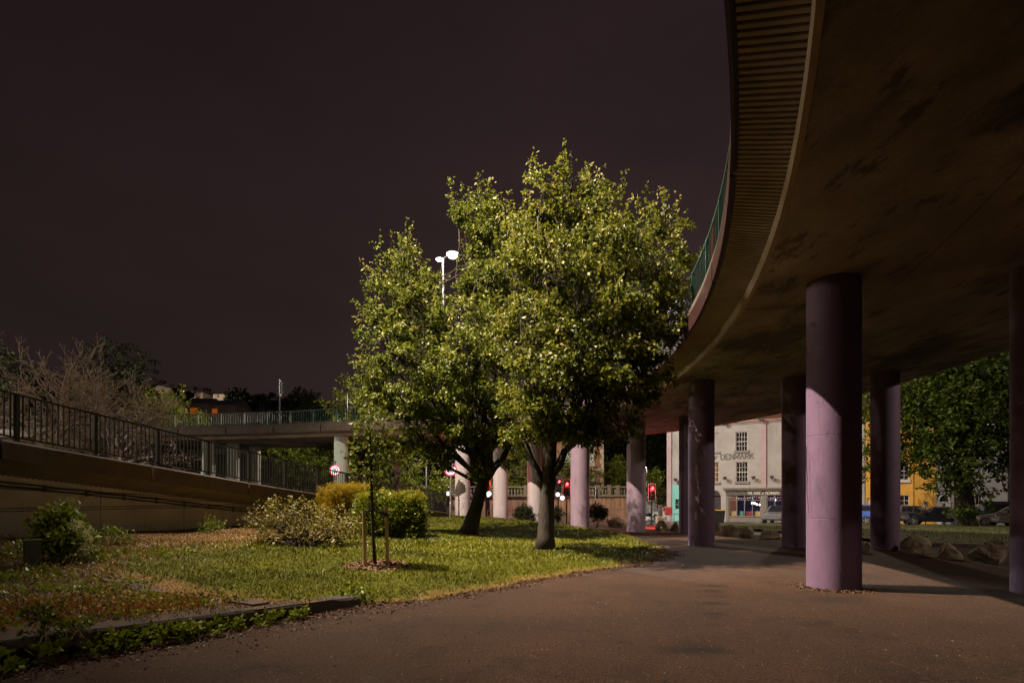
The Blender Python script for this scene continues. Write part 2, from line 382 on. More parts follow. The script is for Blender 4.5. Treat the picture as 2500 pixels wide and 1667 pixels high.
LEAF_A = leafmat('maple_leaf', [(.036, .056, .002), (.072, .094, .004), (.142, .152, .012), (.34, .285, .09)], .5, .36)
LEAF_B = leafmat('maple_leaf_olive', [(.030, .054, .002), (.062, .088, .004), (.128, .146, .012), (.31, .265, .08)], .5, .36)
LEAF_Y = leafmat('yellow_hedge_leaf', [(.11, .088, .004), (.21, .155, .006), (.31, .215, .010), (.38, .27, .02)], .5, .3)
LEAF_TOPLIT = leafmat('top_lit_tip_leaf', [(.09, .10, .004), (.17, .17, .006), (.27, .24, .01)], .5, .3)
LEAF_G = leafmat('privet_leaf', [(.035, .055, .004), (.09, .115, .006), (.16, .17, .010)], .45, .25)
LEAF_O = leafmat('olive_shrub_leaf', [(.06, .055, .010), (.14, .12, .022), (.25, .20, .06)], .5, .3)
LEAF_D = leafmat('dark_chestnut_leaf', [(.022, .040, .004), (.045, .070, .006), (.07, .090, .008)], .5, .3)
LEAF_K = leafmat('dark_evergreen_leaf', [(.010, .014, .007), (.020, .024, .010), (.03, .034, .014)], .7, .1)
LEAF_F = leafmat('far_tree_leaf', [(.045, .060, .003), (.10, .115, .006), (.17, .165, .015)], .55, .3)
LEAF_R = leafmat('red_groundcover_leaf', [(.14, .050, .012), (.27, .085, .018), (.20, .13, .022), (.32, .18, .034)], .55, .25)
LEAF_N = leafmat('nettle_leaf', [(.055, .085, .004), (.14, .18, .009), (.26, .29, .02)], .45, .3)
LEAF_L = leafmat('dead_leaf', [(.05, .026, .016), (.11, .060, .038), (.19, .12, .08)], .7, .1)
FLOWER = leafmat('cream_flower', [(.42, .38, .18), (.55, .50, .28)], .6, .3)
# ------------------------------------------------------------------ street lamps, real and added (each carries its own light)
def point(name, loc, col, power, rad, parent=None):
    l = bpy.data.lights.new(name, 'POINT'); l.energy = power; l.color = col; l.shadow_soft_size = rad
    o = bpy.data.objects.new(name, l); COL.objects.link(o); o.location = loc
    if parent is not None: o.parent = parent
    return o
def spot(name, loc, col, power, rad, aim, angle, parent):
    l = bpy.data.lights.new(name, 'SPOT'); l.energy = power; l.color = col; l.shadow_soft_size = rad; l.spot_size = math.radians(angle); l.spot_blend = 1.0
    o = bpy.data.objects.new(name, l); COL.objects.link(o); o.parent = parent; o.location = loc
    d = Vector(aim) - (wpos(parent) + Vector(loc)); o.rotation_euler = d.to_track_quat('-Z', 'Y').to_euler(); return o
def street_lamp(label, x, y, z0, H, heads, col, power, rad=.14, estr=30, pole_r=.09, lens=.2, aims=None, sizes=None):
    """heads: list of (dx, dy) arm offsets"""
    t = thing('street_lamp', label, 'street lamp', (x, y, z0))
    m = MB(); m.lathe((0, 0, 0), [(pole_r * 1.7, 0), (pole_r * 1.7, 1.0), (pole_r, 1.15), (pole_r * .62, H)], 14)
    m.build('pole', M_GALV, t, smooth_=False)
    for hi_, (dx, dy) in enumerate(heads):
        a = MB(); a.tube([(0, 0, H - .06), (dx * .55, dy * .55, H + .05), (dx, dy, H + .06)], pole_r * .42, 8); a.build('arm', M_GALV, t)
        L = math.hypot(dx, dy) or 1; R = Matrix.Translation((dx, dy, H + .06)) @ Matrix.Rotation(math.atan2(dy, dx), 4, 'Z')
        h = MB(); prof = [(-.28, .10, .05), (-.1, .15, .10), (.15, .17, .11), (.36, .10, .05)]
        V = []
        for px, w, hh in prof: V += [(px, -w, -.02), (px, w, -.02), (px, w * .6, hh), (px, -w * .6, hh)]
        Fc = [(0, 3, 2, 1), (12, 13, 14, 15)]
        for i in range(3):
            for k in range(4): Fc.append((4 * i + k, 4 * i + (k + 1) % 4, 4 * i + 4 + (k + 1) % 4, 4 * i + 4 + k))
        h.add(V, Fc, 0, R); hd = h.build('lamp_head', M_GALV, t)
        if sizes: lens = sizes[hi_]
        g = MB(); g.lathe((0, 0, 0), [(.01, -.17 * lens / .2), (lens * .55, -.13 * lens / .2), (lens * .9, -.07), (lens, -.022)], 14, R)
        g.build('lens', glow('lamp_lens_%d' % int(estr), col, estr), t, smooth_=True)
        if aims: spot('lamp_light', (dx, dy, H - .3), col, power * aims[hi_][2], rad, aims[hi_][0], aims[hi_][1], t)
        else: point('lamp_light', (dx, dy, H - .14 - .10 * lens / .2 - rad), col, power / len(heads), rad, t)
    return t

# tall lighting mast left of the lawn (its head is above the frame)
street_lamp('very tall twin headed lighting mast on the left ramp', -13.9, 14.2, 3.0, 27.0, [(.85, .50), (.35, -.6)], WARMWHITE, PW['mast'], .13, 60, .14, aims=[((1.8, 15.8, 3.5), 51, .95), ((2.0, 29, 3), 78, .62)])
# the lamp that shows through the crown
xb, yb = PX(1081, 42), 42
street_lamp('tall lamp post shining beside the left crown tower', xb, yb, 6.8, PZ(628, yb) - 6.8, [(-.30, .4), (.78, -.5)], COOL, PW['twin'], .12, 260, .11, .44, sizes=(.26, .46))
# added fill lamp behind the camera, for the wall and foreground
street_lamp('added fill lamp post behind the viewer', -3.5, -30.0, 0, 10.0, [(.9, .4)], WARMWHITE, PW['rear'], .14, 30)
street_lamp('lamp post on the road kerb hidden by a purple pillar', PX(1950, 33), 33, -.25, 9.5, [(1.0, .6)], WARMWHITE, PW['road'], .14, 30)
street_lamp('lamp post on the road beyond the right edge pillar', 25.5, 9.0, 0, 9.6, [(-1.0, .3)], WARMWHITE, PW['side'], .14, 30)
street_lamp('small distant lamp post glowing over the wet road', PX(1579, 84), 84, -.9, PZ(1141, 84) + .9, [(-.5, -.4)], COOL, PW['far'], .2, 260, .08, .3)
street_lamp('added lamp post behind the bridge to light the far trees', -9.5, 63, -.6, 10.5, [(.8, -.7)], WARMWHITE, PW['bank'], .2, 30)  # added to brighten the trees behind the bridge
street_lamp('added lamp post out of frame to light the green bush', -50.0, 44, .2, 10.5, [(.8, -.3)], WARMWHITE, 17000, .2, 30)  # unseen lamp, added out of frame to light the round bush

hq = P(440, 962, 172)
street_lamp('small added lamp post on the far hillside to light the pale houses', hq.x, hq.y, hq.z - 8, 9.0, [(.6, .6)], WARMWHITE, 15000, .2, 3)  # added so that the pale hillside houses catch some light
street_lamp('added lamp post beyond the left edge lighting the bare trees', -25.0, 15.0, .5, 9.5, [(.9, .5)], WARMWHITE, 2600, .16, 30)  # unseen lamp added off to the left for the bare trees

# ------------------------------------------------------------------ ground sheets
def axis(*segs):
    out = []
    for a, b, n in segs: out += list(np.linspace(a, b, n, endpoint=False))
    out.append(segs[-1][1]); return out
gx = axis((-900, -60, 8), (-60, -22, 10), (-22, 24, 60), (24, 70, 24), (70, 900, 8)); gy = axis((-120, -12, 8), (-12, 66, 104), (66, 140, 12), (140, 1500, 8))
def sheet(name, xs, ys, zf, m, lift=0.0, kind='structure', attr=None, smooth_=True):
    V = []; A = []
    for y in ys:
        for x in (xs(y) if callable(xs) else xs):
            V.append((x, y, zf(x, y) + lift))
            if attr: A.append((*attr(x, y), 1))
    nx = len(xs(ys[0])) if callable(xs) else len(xs)
    Q = np.array([(j * nx + i, j * nx + i + 1, (j + 1) * nx + i + 1, (j + 1) * nx + i) for j in range(len(ys) - 1) for i in range(nx - 1)])
    me = np_mesh(name, np.array(V), Q, m, smooth_, np.array(A) if attr else None)
    return link(name, me, kind=kind)
M_ROAD = mat('wet_asphalt', (.030, .027, .027), .33, .4, 1.2, .35, 60, col2=(.055, .048, .045), spec=.55)
sheet('ground', gx, gy, lambda x, y: float(ground_z(x, y)), M_ROAD)
drips = [(3.80, 10.73, .27, .20, .5), (3.59, 10.13, .27, .18, .45), (3.40, 9.6, .24, .15, .6), (3.18, 8.98, .28, .16, .42), (2.89, 8.17, .24, .14, .5), (2.82, 7.9, .22, .10, .55), (2.65, 7.45, .22, .10, .65), (2.0, 6.25, .48, .22, .42), (5.3, 9.3, .7, .4, .6), (-.4, 7.6, 1.6, .5, .8), (6.5, 6.3, 1.5, .35, .75)]
M_PAVE = mat('worn_brown_tarmac', (.029, .0155, .0098), .85, .35, .30, .9, 70, col2=(.050, .0255, .0142), patches=drips, spec=.25, speck=(40, .95), blotch=[(.16, .48, .60, .72, (1, 1, 1)), (1.1, .55, .63, .70, (1, 1, 1)), (4, .60, .66, .72, (1, 1, 1)), (.35, .5, .68, 1.25, (1, 1, 1))])
CX, CY, RR = -29.4, 19.0, 35.0
def fore_xr(y): return CX + math.sqrt(max(1, 41.3 ** 2 - (y - CY) ** 2)) + .05 * math.sin(y * 3.1)
fys = list(np.linspace(-9, 34.5, 150))
sheet('forecourt', lambda y: list(np.linspace(-12 if y > 3 else -14, fore_xr(y), 70)), fys, lambda x, y: float(ground_z(x, y)), M_PAVE, .022)
# forecourt edging kerb
kb = MB()
for a, b in zip(fys[:-1], fys[1:]):
    if b < 6: continue
    x0, x1 = fore_xr(a), fore_xr(b); z0, z1 = float(ground_z(x0, a)), float(ground_z(x1, b))
    kb.add([(x0, a, z0 - .1), (x0 + .13, a, z0 - .1), (x0 + .13, a, z0 + .035), (x0, a, z0 + .035), (x1, b, z1 - .1), (x1 + .13, b, z1 - .1), (x1 + .13, b, z1 + .035), (x1, b, z1 + .035)],
           [(2, 3, 7, 6), (1, 2, 6, 5), (3, 0, 4, 7)])
kb.build('edging_kerb', M_FASC, kind='structure')

# lawn and bed share one sheet; its colour follows what grows there
def bedline(x): return 7.95 + .60 * (-3.6 - x)
from mathutils import noise as MN
def nz2(x, y, s): return MN.noise(Vector((x * s, y * s, 3.3)))
GREEN = np.array((.094, .098, .002)); GREEN2 = np.array((.043, .054, .002)); STRAW = np.array((.20, .115, .038)); SOILC = np.array((.085, .054, .034)); MUD = np.array((.085, .055, .045))
def zone(x, y):
    """weights of grass, straw, bed"""
    n = nz2(x, y, .8) * .6 + nz2(x, y, 2.6) * .3
    xl, xr = float(lawn_xl(y)), float(lawn_xr(y)); t = (xr - x) / max(xr - xl, .3)
    bed = float(smooth(.25, -.25, y - bedline(x) + n * .5)) if x < -2.2 else 0.0
    far_bed = float(smooth(-7.0, -8.4, x + n * 1.2)) * float(smooth(15.0, 12.5, y + n))
    bed = max(bed, far_bed)
    straw = max(float(smooth(.56, .76, t + n * .16)) * float(smooth(24, 20, y)), float(smooth(.85, .1, (xr - x) + n * .5)) * .75)
    if y < 11 and x < -2.6: straw = max(straw, float(smooth(.9, .3, y - bedline(x) + n * .4)))
    straw *= (1 - bed); return 1 - bed - straw, straw, bed
def lawn_col(x, y):
    g, s, b = zone(x, y); n = .5 + .5 * nz2(x, y, .55)
    return tuple(g * (GREEN * n + GREEN2 * (1 - n)) * .8 + s * STRAW * .75 + b * SOILC)
lys = list(np.linspace(2.5, 37.4, 190))
def lawn_row(y):
    a, b = float(lawn_xl(y)), float(lawn_xr(y)); return list(b - (b - a) * np.linspace(0, 1, 90) ** 1.15)[::-1]
sheet('lawn', lawn_row, lys, lambda x, y: float(lawn_z(x, y)) - (.09 if y > 8.7 and x > float(lawn_xr(y)) - .004 else 0), tintmat('lawn_soil_and_grass', .85, bump=.8, bscale=26, mottle=.45), .024, attr=lawn_col)
# grass verge across the road, with its kerb
vp = [G(u, v) for u, v in ((2050, 1322), (2150, 1328), (2300, 1334), (2480, 1340))]
def verge_y0(x): return np.interp(x, [p.x for p in vp] + [60], [p.y for p in vp] + [vp[-1].y - 6])
vx = list(np.linspace(13.5, 46, 60))
V = []; Q = []; rows = 16
for j in range(rows):
    for x in vx:
        y0 = float(verge_y0(x)); y1 = 41.5 - (x - 25) * .45; y = y0 + (y1 - y0) * j / (rows - 1)
        V.append((x, y, float(ground_z(x, y)) + .12 + .02 * math.sin(x * 2) * math.sin(y * 1.3)))
nx = len(vx); Q = [(j * nx + i, j * nx + i + 1, (j + 1) * nx + i + 1, (j + 1) * nx + i) for j in range(rows - 1) for i in range(nx - 1)]
M_VERGE = mat('verge_grass', (.035, .045, .008), .9, .4, 3, .8, 26, col2=(.065, .072, .012))
link('grass_verge', mesh_from('grass_verge', V, Q, M_VERGE, True), kind='structure')
kb = MB()
for a, b in zip(vx[:-1], vx[1:]):
    y0, y1 = float(verge_y0(a)), float(verge_y0(b)); z0, z1 = float(ground_z(a, y0)), float(ground_z(b, y1))
    kb.add([(a, y0 - .14, z0 - .1), (a, y0 - .14, z0 + .13), (a, y0 + .02, z0 + .13), (b, y1 - .14, z1 - .1), (b, y1 - .14, z1 + .13), (b, y1 + .02, z1 + .13)], [(0, 3, 4, 1), (1, 4, 5, 2)])
kb.build('verge_kerb', M_FASC, kind='structure')

# ------------------------------------------------------------------ the curved flyover
def catmull(pts, step):
    pts = [Vector(p) for p in pts]; dense = []
    for i in range(len(pts) - 1):
        p0, p1, p2, p3 = pts[max(i - 1, 0)], pts[i], pts[i + 1], pts[min(i + 2, len(pts) - 1)]
        for k in range(24):
            t = k / 24
            dense.append(.5 * ((2 * p1) + (p2 - p0) * t + (2 * p0 - 5 * p1 + 4 * p2 - p3) * t * t + (3 * p1 - p0 - 3 * p2 + p3) * t ** 3))
    dense.append(pts[-1]); out = [dense[0]]; acc = 0
    for a, b in zip(dense[:-1], dense[1:]):
        L = (b - a).length; d = step - acc
        while d <= L and L > 0:
            out.append(a + (b - a) * (d / L)); d += step
        acc = (acc + L) % step
    return out
ctrl = []
for a in np.radians(np.arange(-46, 17.5, 3.0)): ctrl.append((CX + RR * math.cos(a), CY + RR * math.sin(a)))
ctrl += [(2.6, 32.2), (-.6, 35.6), (-5.0, 38.3), (-10.5, 40.6), (-17, 42.6), (-24, 44.0), (-32, 45.0), (-42, 45.6), (-52, 45.8)]
def path_frame(pts):
    fr = []
    for i, p in enumerate(pts):
        t = (pts[min(i + 1, len(pts) - 1)] - pts[max(i - 1, 0)]).normalized(); fr.append((p, Vector((t.y, -t.x))))
    return fr
STEP = .052
fine = catmull([(a, b, 0) for a, b in ctrl], STEP)
fine = [Vector((p.x, p.y)) for p in fine]
FR = path_frame(fine); LEN = len(FR)
def zd(i):
    s = i * STEP; return 5.68 + .42 * float(smooth(34, 62, s))
def deck_pt(i, d, z):
    p, n = FR[i]; q = p + n * d; return (q.x, q.y, zd(i) + z)
DW = 8.0
fly = thing('flyover', 'big curved concrete flyover sweeping overhead on painted round pillars', 'flyover', (6, 10.6, 0))
def sweep(name, prof, m, idx, parent, close=False, w=True, smooth_=False, kind=None, frm=deck_pt):
    V = []; Fc = []; k = len(prof)
    for i in idx:
        for d, z in prof: V.append(frm(i, d, z))
    for a in range(len(idx) - 1):
        for j in range(k if close else k - 1):
            j2 = (j + 1) % k; Fc.append((a * k + j, a * k + j2, (a + 1) * k + j2, (a + 1) * k + j))
    if close: Fc += [tuple(range(k))[::-1], tuple((len(idx) - 1) * k + j for j in range(k))]
    return MB().add(V, Fc).build(name, m, parent, w=w, smooth_=smooth_, kind=kind)
coarse = list(range(0, LEN, 8)) + ([LEN - 1] if (LEN - 1) % 8 else [])
# soffit panels of the slab, one cast length each, with recessed joints between them
pan = list(range(0, LEN - 1, 136))
lanes = [(0.03, 2.55), (2.57, 5.4), (5.42, DW - .03)]
for pi, a in enumerate(pan):
    b = min(a + 136, LEN - 1)
    for li, (d0, d1) in enumerate(lanes):
        off = (0, 60, 20)[li]; a2 = min(a + off, LEN - 1); b2 = min(b + off, LEN - 1)
        if pi == 0: a2 = 0
        if b2 - a2 < 10: continue
        ids = list(range(a2, b2, 8)) + [b2]; dz = .004 * ((pi * 7 + li * 3) % 3)
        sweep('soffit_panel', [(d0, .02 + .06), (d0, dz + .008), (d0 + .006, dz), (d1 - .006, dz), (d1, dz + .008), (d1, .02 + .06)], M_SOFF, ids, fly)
sweep('deck_slab', [(0.0, .06), (DW, .06), (DW, .75), (0.0, .75)], M_CONC, coarse, fly, close=True)
for d0, d1, sg in ((0.0, -.04, 1), (DW, DW + .04, 1)):
    sweep('edge_beam', [(d0 + (.03 if d0 == 0 else -.03), .0), (d1, .0), (d1 + (-.012 if d0 == 0 else .012), .20), (d0 + (.03 if d0 == 0 else -.03), .20)], M_LIP, coarse, fly, close=True)
# ribbed cantilever soffit: real corrugation, about 10 cm a rib
def ribbed(side, lo, hi, st=1):
    V = []; Fc = []
    sgn = -1 if side == 0 else 1; base = 0 if side == 0 else DW; i = lo
    def pt(f, d, z):
        i0 = min(int(f), LEN - 2); t = f - i0; u_ = Vector(deck_pt(i0, d, z)); return u_.lerp(Vector(deck_pt(i0 + 1, d, z)), t)
    while i + 2 * st < hi:                     # each rib: a flat face, then a narrow recessed groove
        for f, dz in ((0, 0.012), (.18, 0), (1.22, 0), (1.38, .012), (1.42, .055), (1.95, .055)):
            V += [pt(i + f * st, base + sgn * .045, .20 + dz), pt(i + f * st, base + sgn * .70, .335 + dz)]
        i += 2 * st
    n = len(V) // 2
    for q in range(n - 1): Fc.append((2 * q, 2 * q + 1, 2 * q + 3, 2 * q + 2))
    return V, Fc
V, Fc = ribbed(0, 0, LEN); MB().add(V, Fc).build('ribbed_soffit', M_RIB, fly, w=True)
V, Fc = ribbed(1, 0, LEN, 2); MB().add(V, Fc).build('ribbed_soffit', M_RIB, fly, w=True)
# fascia in cast lengths with open joints, then the kerb that carries the railing
FASC = [(-.70, .30), (-.74, .30), (-.74, .74), (-.70, .78), (-.62, .78), (-.62, .34)]
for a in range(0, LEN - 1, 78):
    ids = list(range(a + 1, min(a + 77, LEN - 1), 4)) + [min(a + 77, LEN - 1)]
    sweep('fascia_panel', FASC, M_FASCREDLIT if fine[a].y < 27 else M_FASC, ids, fly, close=True)
sweep('kerb', [(-.69, .775), (-.69, .96), (-.45, .96), (-.45, .70), (-.62, .70)], M_KERBC, coarse, fly, close=True)
sweep('fascia', [(DW + .70, .30), (DW + .74, .30), (DW + .74, .9), (DW + .45, .9), (DW + .45, .6), (DW + .62, .34)], M_FASC, coarse, fly, close=True)
# railing: posts, rails and upright bars
def bar_mesh(name, r, h, m):
    b = MB(); b.box((0, 0, h / 2), (r * 2, r * 2, h)); return mesh_from(name, b.V, b.F, m)
fr_o = bpy.data.objects.new('railing', None); COL.objects.link(fr_o); fr_o.parent = fly; fr_o['label'] = 'green and rust red railing along the flyover kerb'
RD = -.60
for z0, z1, dd in ((1.02, 1.06, .02), (1.86, 1.91, .03)):
    sweep('top_rail' if z0 > 1.5 else 'bottom_rail', [(RD - dd, z0), (RD + dd, z0), (RD + dd, z1), (RD - dd, z1)], M_GREENFLY, coarse, fr_o, close=True)
pm = bar_mesh('post', .035, .97, M_GREENFLY); bmg = bar_mesh('baluster', .009, .80, M_GREENFLY); bmr = bar_mesh('baluster_red', .009, .80, M_REDRAIL); pmr = bar_mesh('post_red', .035, .97, M_REDRAIL)
off0 = wpos(fr_o); far = MB()
def is_red(i): return 20.2 < fine[i].y < 24.5 or 12.0 < fine[i].y < 12.5  # stretches where the railing bars and posts are red
nb = 0
for c, i in enumerate(range(6, LEN - 4, 2)):
    p = Vector(deck_pt(i, RD, 1.055)); n = FR[i][1]; rz = math.atan2(n.y, n.x)
    if i % 38 == 6:
        o = link('post', pmr if is_red(i) else pm, fr_o, Vector(deck_pt(i, RD, .95)) - off0, rz)
    elif c % 1 == 0 and i % 2 == 0:
        if 6.5 < p.y < 33 and p.x > 1.5:
            if nb < 298 and i % 4 == 0: link('baluster', bmr if is_red(i) else bmg, fr_o, p - off0, rz); nb += 1
        elif p.x <= 1.5 and p.y > 20 and i % 4 == 0:
            far.box((p.x, p.y, p.z + .40), (.022, .022, .80))
far.build('baluster', M_GREENFLY, fr_o, w=True, kind='stuff')

# pillars
def pillar(x, y, dia, m, label=None, top=None, n=40):
    r = dia / 2; zb = top_z(x, y) - .25
    i = min(range(0, LEN, 4), key=lambda i: (fine[i] - Vector((x, y))).length); zt = (top or zd(i)) + .05 - zb
    b = MB(); H = [0]; z = 1.55
    while z < zt - .6: H.append(z); z += 1.52
    H.append(zt); prof = []
    for k, h in enumerate(H):               # faint lift lines between the cast lengths
        if 0 < k < len(H) - 1: prof += [(r, h - .008), (r - .004, h - .004), (r - .004, h + .004), (r, h + .008)]
        else: prof.append((r, h))
    b.lathe((x, y, zb), prof, n)
    o = b.build('pillar', m, fly, w=True)
    pl = o.data.polygons
    for f in pl: f.use_smooth = abs(f.normal.z) < .2
    me = o.data
    for e in me.edges:
        if abs(me.vertices[e.vertices[0]].co.z - me.vertices[e.vertices[1]].co.z) < 1e-5: e.use_edge_sharp = True
    if label: o['label'] = label
    return o
M_PURPD = M_PURP
def pv(u, vb, w=None, Y=None): 
    Yc = Y if Y else F * CAMZ / (vb - VH) + .5; return PX(u, Yc), Yc
x, y = pv(2035, 1446); pillar(x, y, .91, M_PURP, 'large purple pillar, nearest and brightly lit', n=64)
x, y = pv(1712, 1335); pillar(x, y, .88, M_PURP, 'purple pillar dappled with leaf shadow near the lawn tip')
x, y = pv(2161, 1344); pillar(x, y, .82, M_PURP, 'purple pillar among the boulders, lit from the right')
x, y = pv(1944, 1339); pillar(x, y, .9, M_PURP, 'purple pillar half hidden behind the nearest one')
pillar(PX(2548, 9.9), 9.9, .90, M_PURP, 'dark purple pillar cut by the right edge', n=48)
pillar(PX(1553, 30.5), 30.5, 1.0, M_LILAC, 'lilac pillar with dark leaf shadows left of the red signal')
pillar(PX(1680, 28.8), 28.8, .90, M_PURP, 'purple pillar mostly hidden by the dappled one')
pillar(PX(1416, 30.3), 30.3, 1.0, M_LILAC, 'lilac pillar right of the big trunk')
pillar(PX(1305, 38.2), 38.2, .95, M_PALE, 'pinkish pillar left of the big trunk')
pillar(PX(1222, 38.6), 38.6, 1.0, M_PALE, 'white pillar between the two trunks')
pillar(PX(1129, 37.7), 37.7, 1.0, M_PALE, 'white pillar behind the speed sign')
pillar(PX(833, 41.8), 41.8, 1.02, M_TEAL, 'pale green pillar behind the left speed sign')
pillar(PX(963, 49), 49.0, 1.0, M_TEAL, 'pale pillar left of the right speed sign, under the bridge')
pillar(PX(508, 44.8), 44.8, 1.0, M_TEAL, 'green and orange painted pillar behind the ramp railing')
pillar(PX(568, 47), 47, 1.0, M_TEAL, 'pale green pillar seen through ramp bars')
pillar(PX(622, 50.5), 50.5, .95, M_TEAL, 'shaded green pillar furthest under the bridge')

# ------------------------------------------------------------------ the ramp on the left
rpts = catmull([(a, b, 0) for a, b in RAMP], .07); rpts = [Vector((p.x, p.y)) for p in rpts]
RFR = path_frame(rpts); RN = len(RFR)
def ramp_pt(i, d, z):           # d > 0 towards the lawn; z from the deck
    p, n = RFR[i]; q = p + n * d; return (q.x, q.y, ramp_z(p.y) + z)
def ramp_abs(i, d, z):
    p, n = RFR[i]; q = p + n * d; return (q.x, q.y, z)
ramp = thing('ramp', 'long concrete ramp with dark railing sloping down from the left edge', 'ramp', (-10.4, 19.2, 0))
rc = list(range(0, RN, 6)) + ([RN - 1] if (RN - 1) % 6 else [])
def sweepr(name, prof, m, idx, parent, close=True): return sweep(name, prof, m, idx, parent, close=close, frm=ramp_pt)
for a in range(0, RN - 1, 58):
    ids = list(range(a, min(a + 57, RN - 1), 4)) + [min(a + 57, RN - 1)]
    sweepr('fascia_panel', [(-.12, -.48), (0, -.48), (0, -.05), (-.03, 0), (-.12, 0)], M_FASC, ids, ramp)
sweepr('deck_slab', [(-3.2, -.06), (-.12, -.06), (-.12, -.30), (-1.2, -.55), (-3.2, -.55)], M_CONC, rc, ramp)
V = []; Fc = []
for i in range(RN):
    dz = .03 if i % 2 else 0
    V += [ramp_pt(i, -.1, -.42 + dz), ramp_pt(i, -1.08, -.78 + dz)]
for q in range(RN - 1): Fc.append((2 * q, 2 * q + 1, 2 * q + 3, 2 * q + 2))
MB().add(V, Fc).build('ribbed_soffit', M_RIBR, ramp, w=True)
# retaining wall in cast bays
for a in range(0, RN - 1, 42):
    ids = list(range(a, min(a + 42, RN - 1), 6)) + [min(a + 42, RN - 1)]
    V = []; Fc = []
    for q, i in enumerate(ids):
        in0 = .006 if i == ids[0] and a else 0
        zt = ramp_z(rpts[i].y) - .66; zb = -.6
        V += [ramp_abs(i, -1.05, zb), ramp_abs(i, -1.05, zt), ramp_abs(i, -1.5, zt), ramp_abs(i, -1.5, zb)]
    # recess the bay joints
    for k in (0, len(ids) - 1):
        for c in (0, 1):
            v = Vector(V[4 * k + c]); s = Vector(RFR[ids[k]][0]); n = RFR[ids[k]][1]
            t = Vector((-n.y, n.x)) * (.012 if k == 0 else -.012); V[4 * k + c] = (v.x + t.x, v.y + t.y, v.z)
    for q in range(len(ids) - 1):
        for c in range(4): Fc.append((4 * q + c, 4 * q + (c + 1) % 4, 4 * q + 4 + (c + 1) % 4, 4 * q + 4 + c))
    Fc += [(3, 2, 1, 0), tuple(4 * (len(ids) - 1) + c for c in range(4))]
    MB().add(V, Fc).build('retaining_wall', M_WALLC, ramp, w=True)
# pipes clipped along the wall
def run(d, zf, r, lo=0, hi=RN, wob=0):
    return [ramp_abs(i, d, zf(i) + wob * math.sin(i * .35)) for i in range(lo, hi, 5)]
for k, dz in enumerate((-.93, -1.03)):
    MB().tube(run(-1.0, lambda i: ramp_z(rpts[i].y) + dz, .02, wob=.008), .022, 6).build('pipe', M_BLACK, ramp, w=True)
    cl = MB()
    for i in range(10, RN - 60, 16): cl.box(ramp_abs(i, -1.02, ramp_z(rpts[i].y) + dz), (.06, .07, .075))
    cl.build('pipe_clip', M_BLACK, ramp, w=True, kind='stuff')
def slope2(i): return 2.02 - .058 * (rpts[i].y - 13.5)
for dz in (0, -.07): MB().tube(run(-1.035, lambda i: slope2(i) + dz, .012, hi=RN - 130), .010, 5).build('groove_strip', M_FASC, ramp, w=True)
for dz in (0, -.075): MB().tube(run(-1.035, lambda i: 1.40 + dz, .012, hi=RN - 190), .010, 5).build('groove_strip', M_FASC, ramp, w=True)
rr = bpy.data.objects.new('railing', None); COL.objects.link(rr); rr.parent = ramp; rr['label'] = 'dark green railing of upright bars'
RDR = -.16
for z0, z1, dd in ((.10, .14, .02), (1.15, 1.20, .034)):
    sweep('top_rail' if z0 > .5 else 'bottom_rail', [(RDR - dd, z0), (RDR + dd, z0), (RDR + dd, z1), (RDR - dd, z1)], M_GREENRAIL, rc, rr, close=True, frm=ramp_pt)
offr = wpos(rr); pmr2 = bar_mesh('ramp_post', .045, 1.19, M_GREENRAIL); bm2 = bar_mesh('ramp_baluster', .014, 1.03, M_GREENRAIL)
i0 = next(i for i in range(RN) if rpts[i].y > 2); nb = 0
for i in range(i0, RN, 2):
    n = RFR[i][1]; rz = math.atan2(n.y, n.x)
    if (i - i0) % 28 == 8: link('post', pmr2, rr, Vector(ramp_pt(i, RDR, -.02)) - offr, rz)
    elif rpts[i].y > 8: link('baluster', bm2, rr, Vector(ramp_pt(i, RDR, .13)) - offr, rz); nb += 1
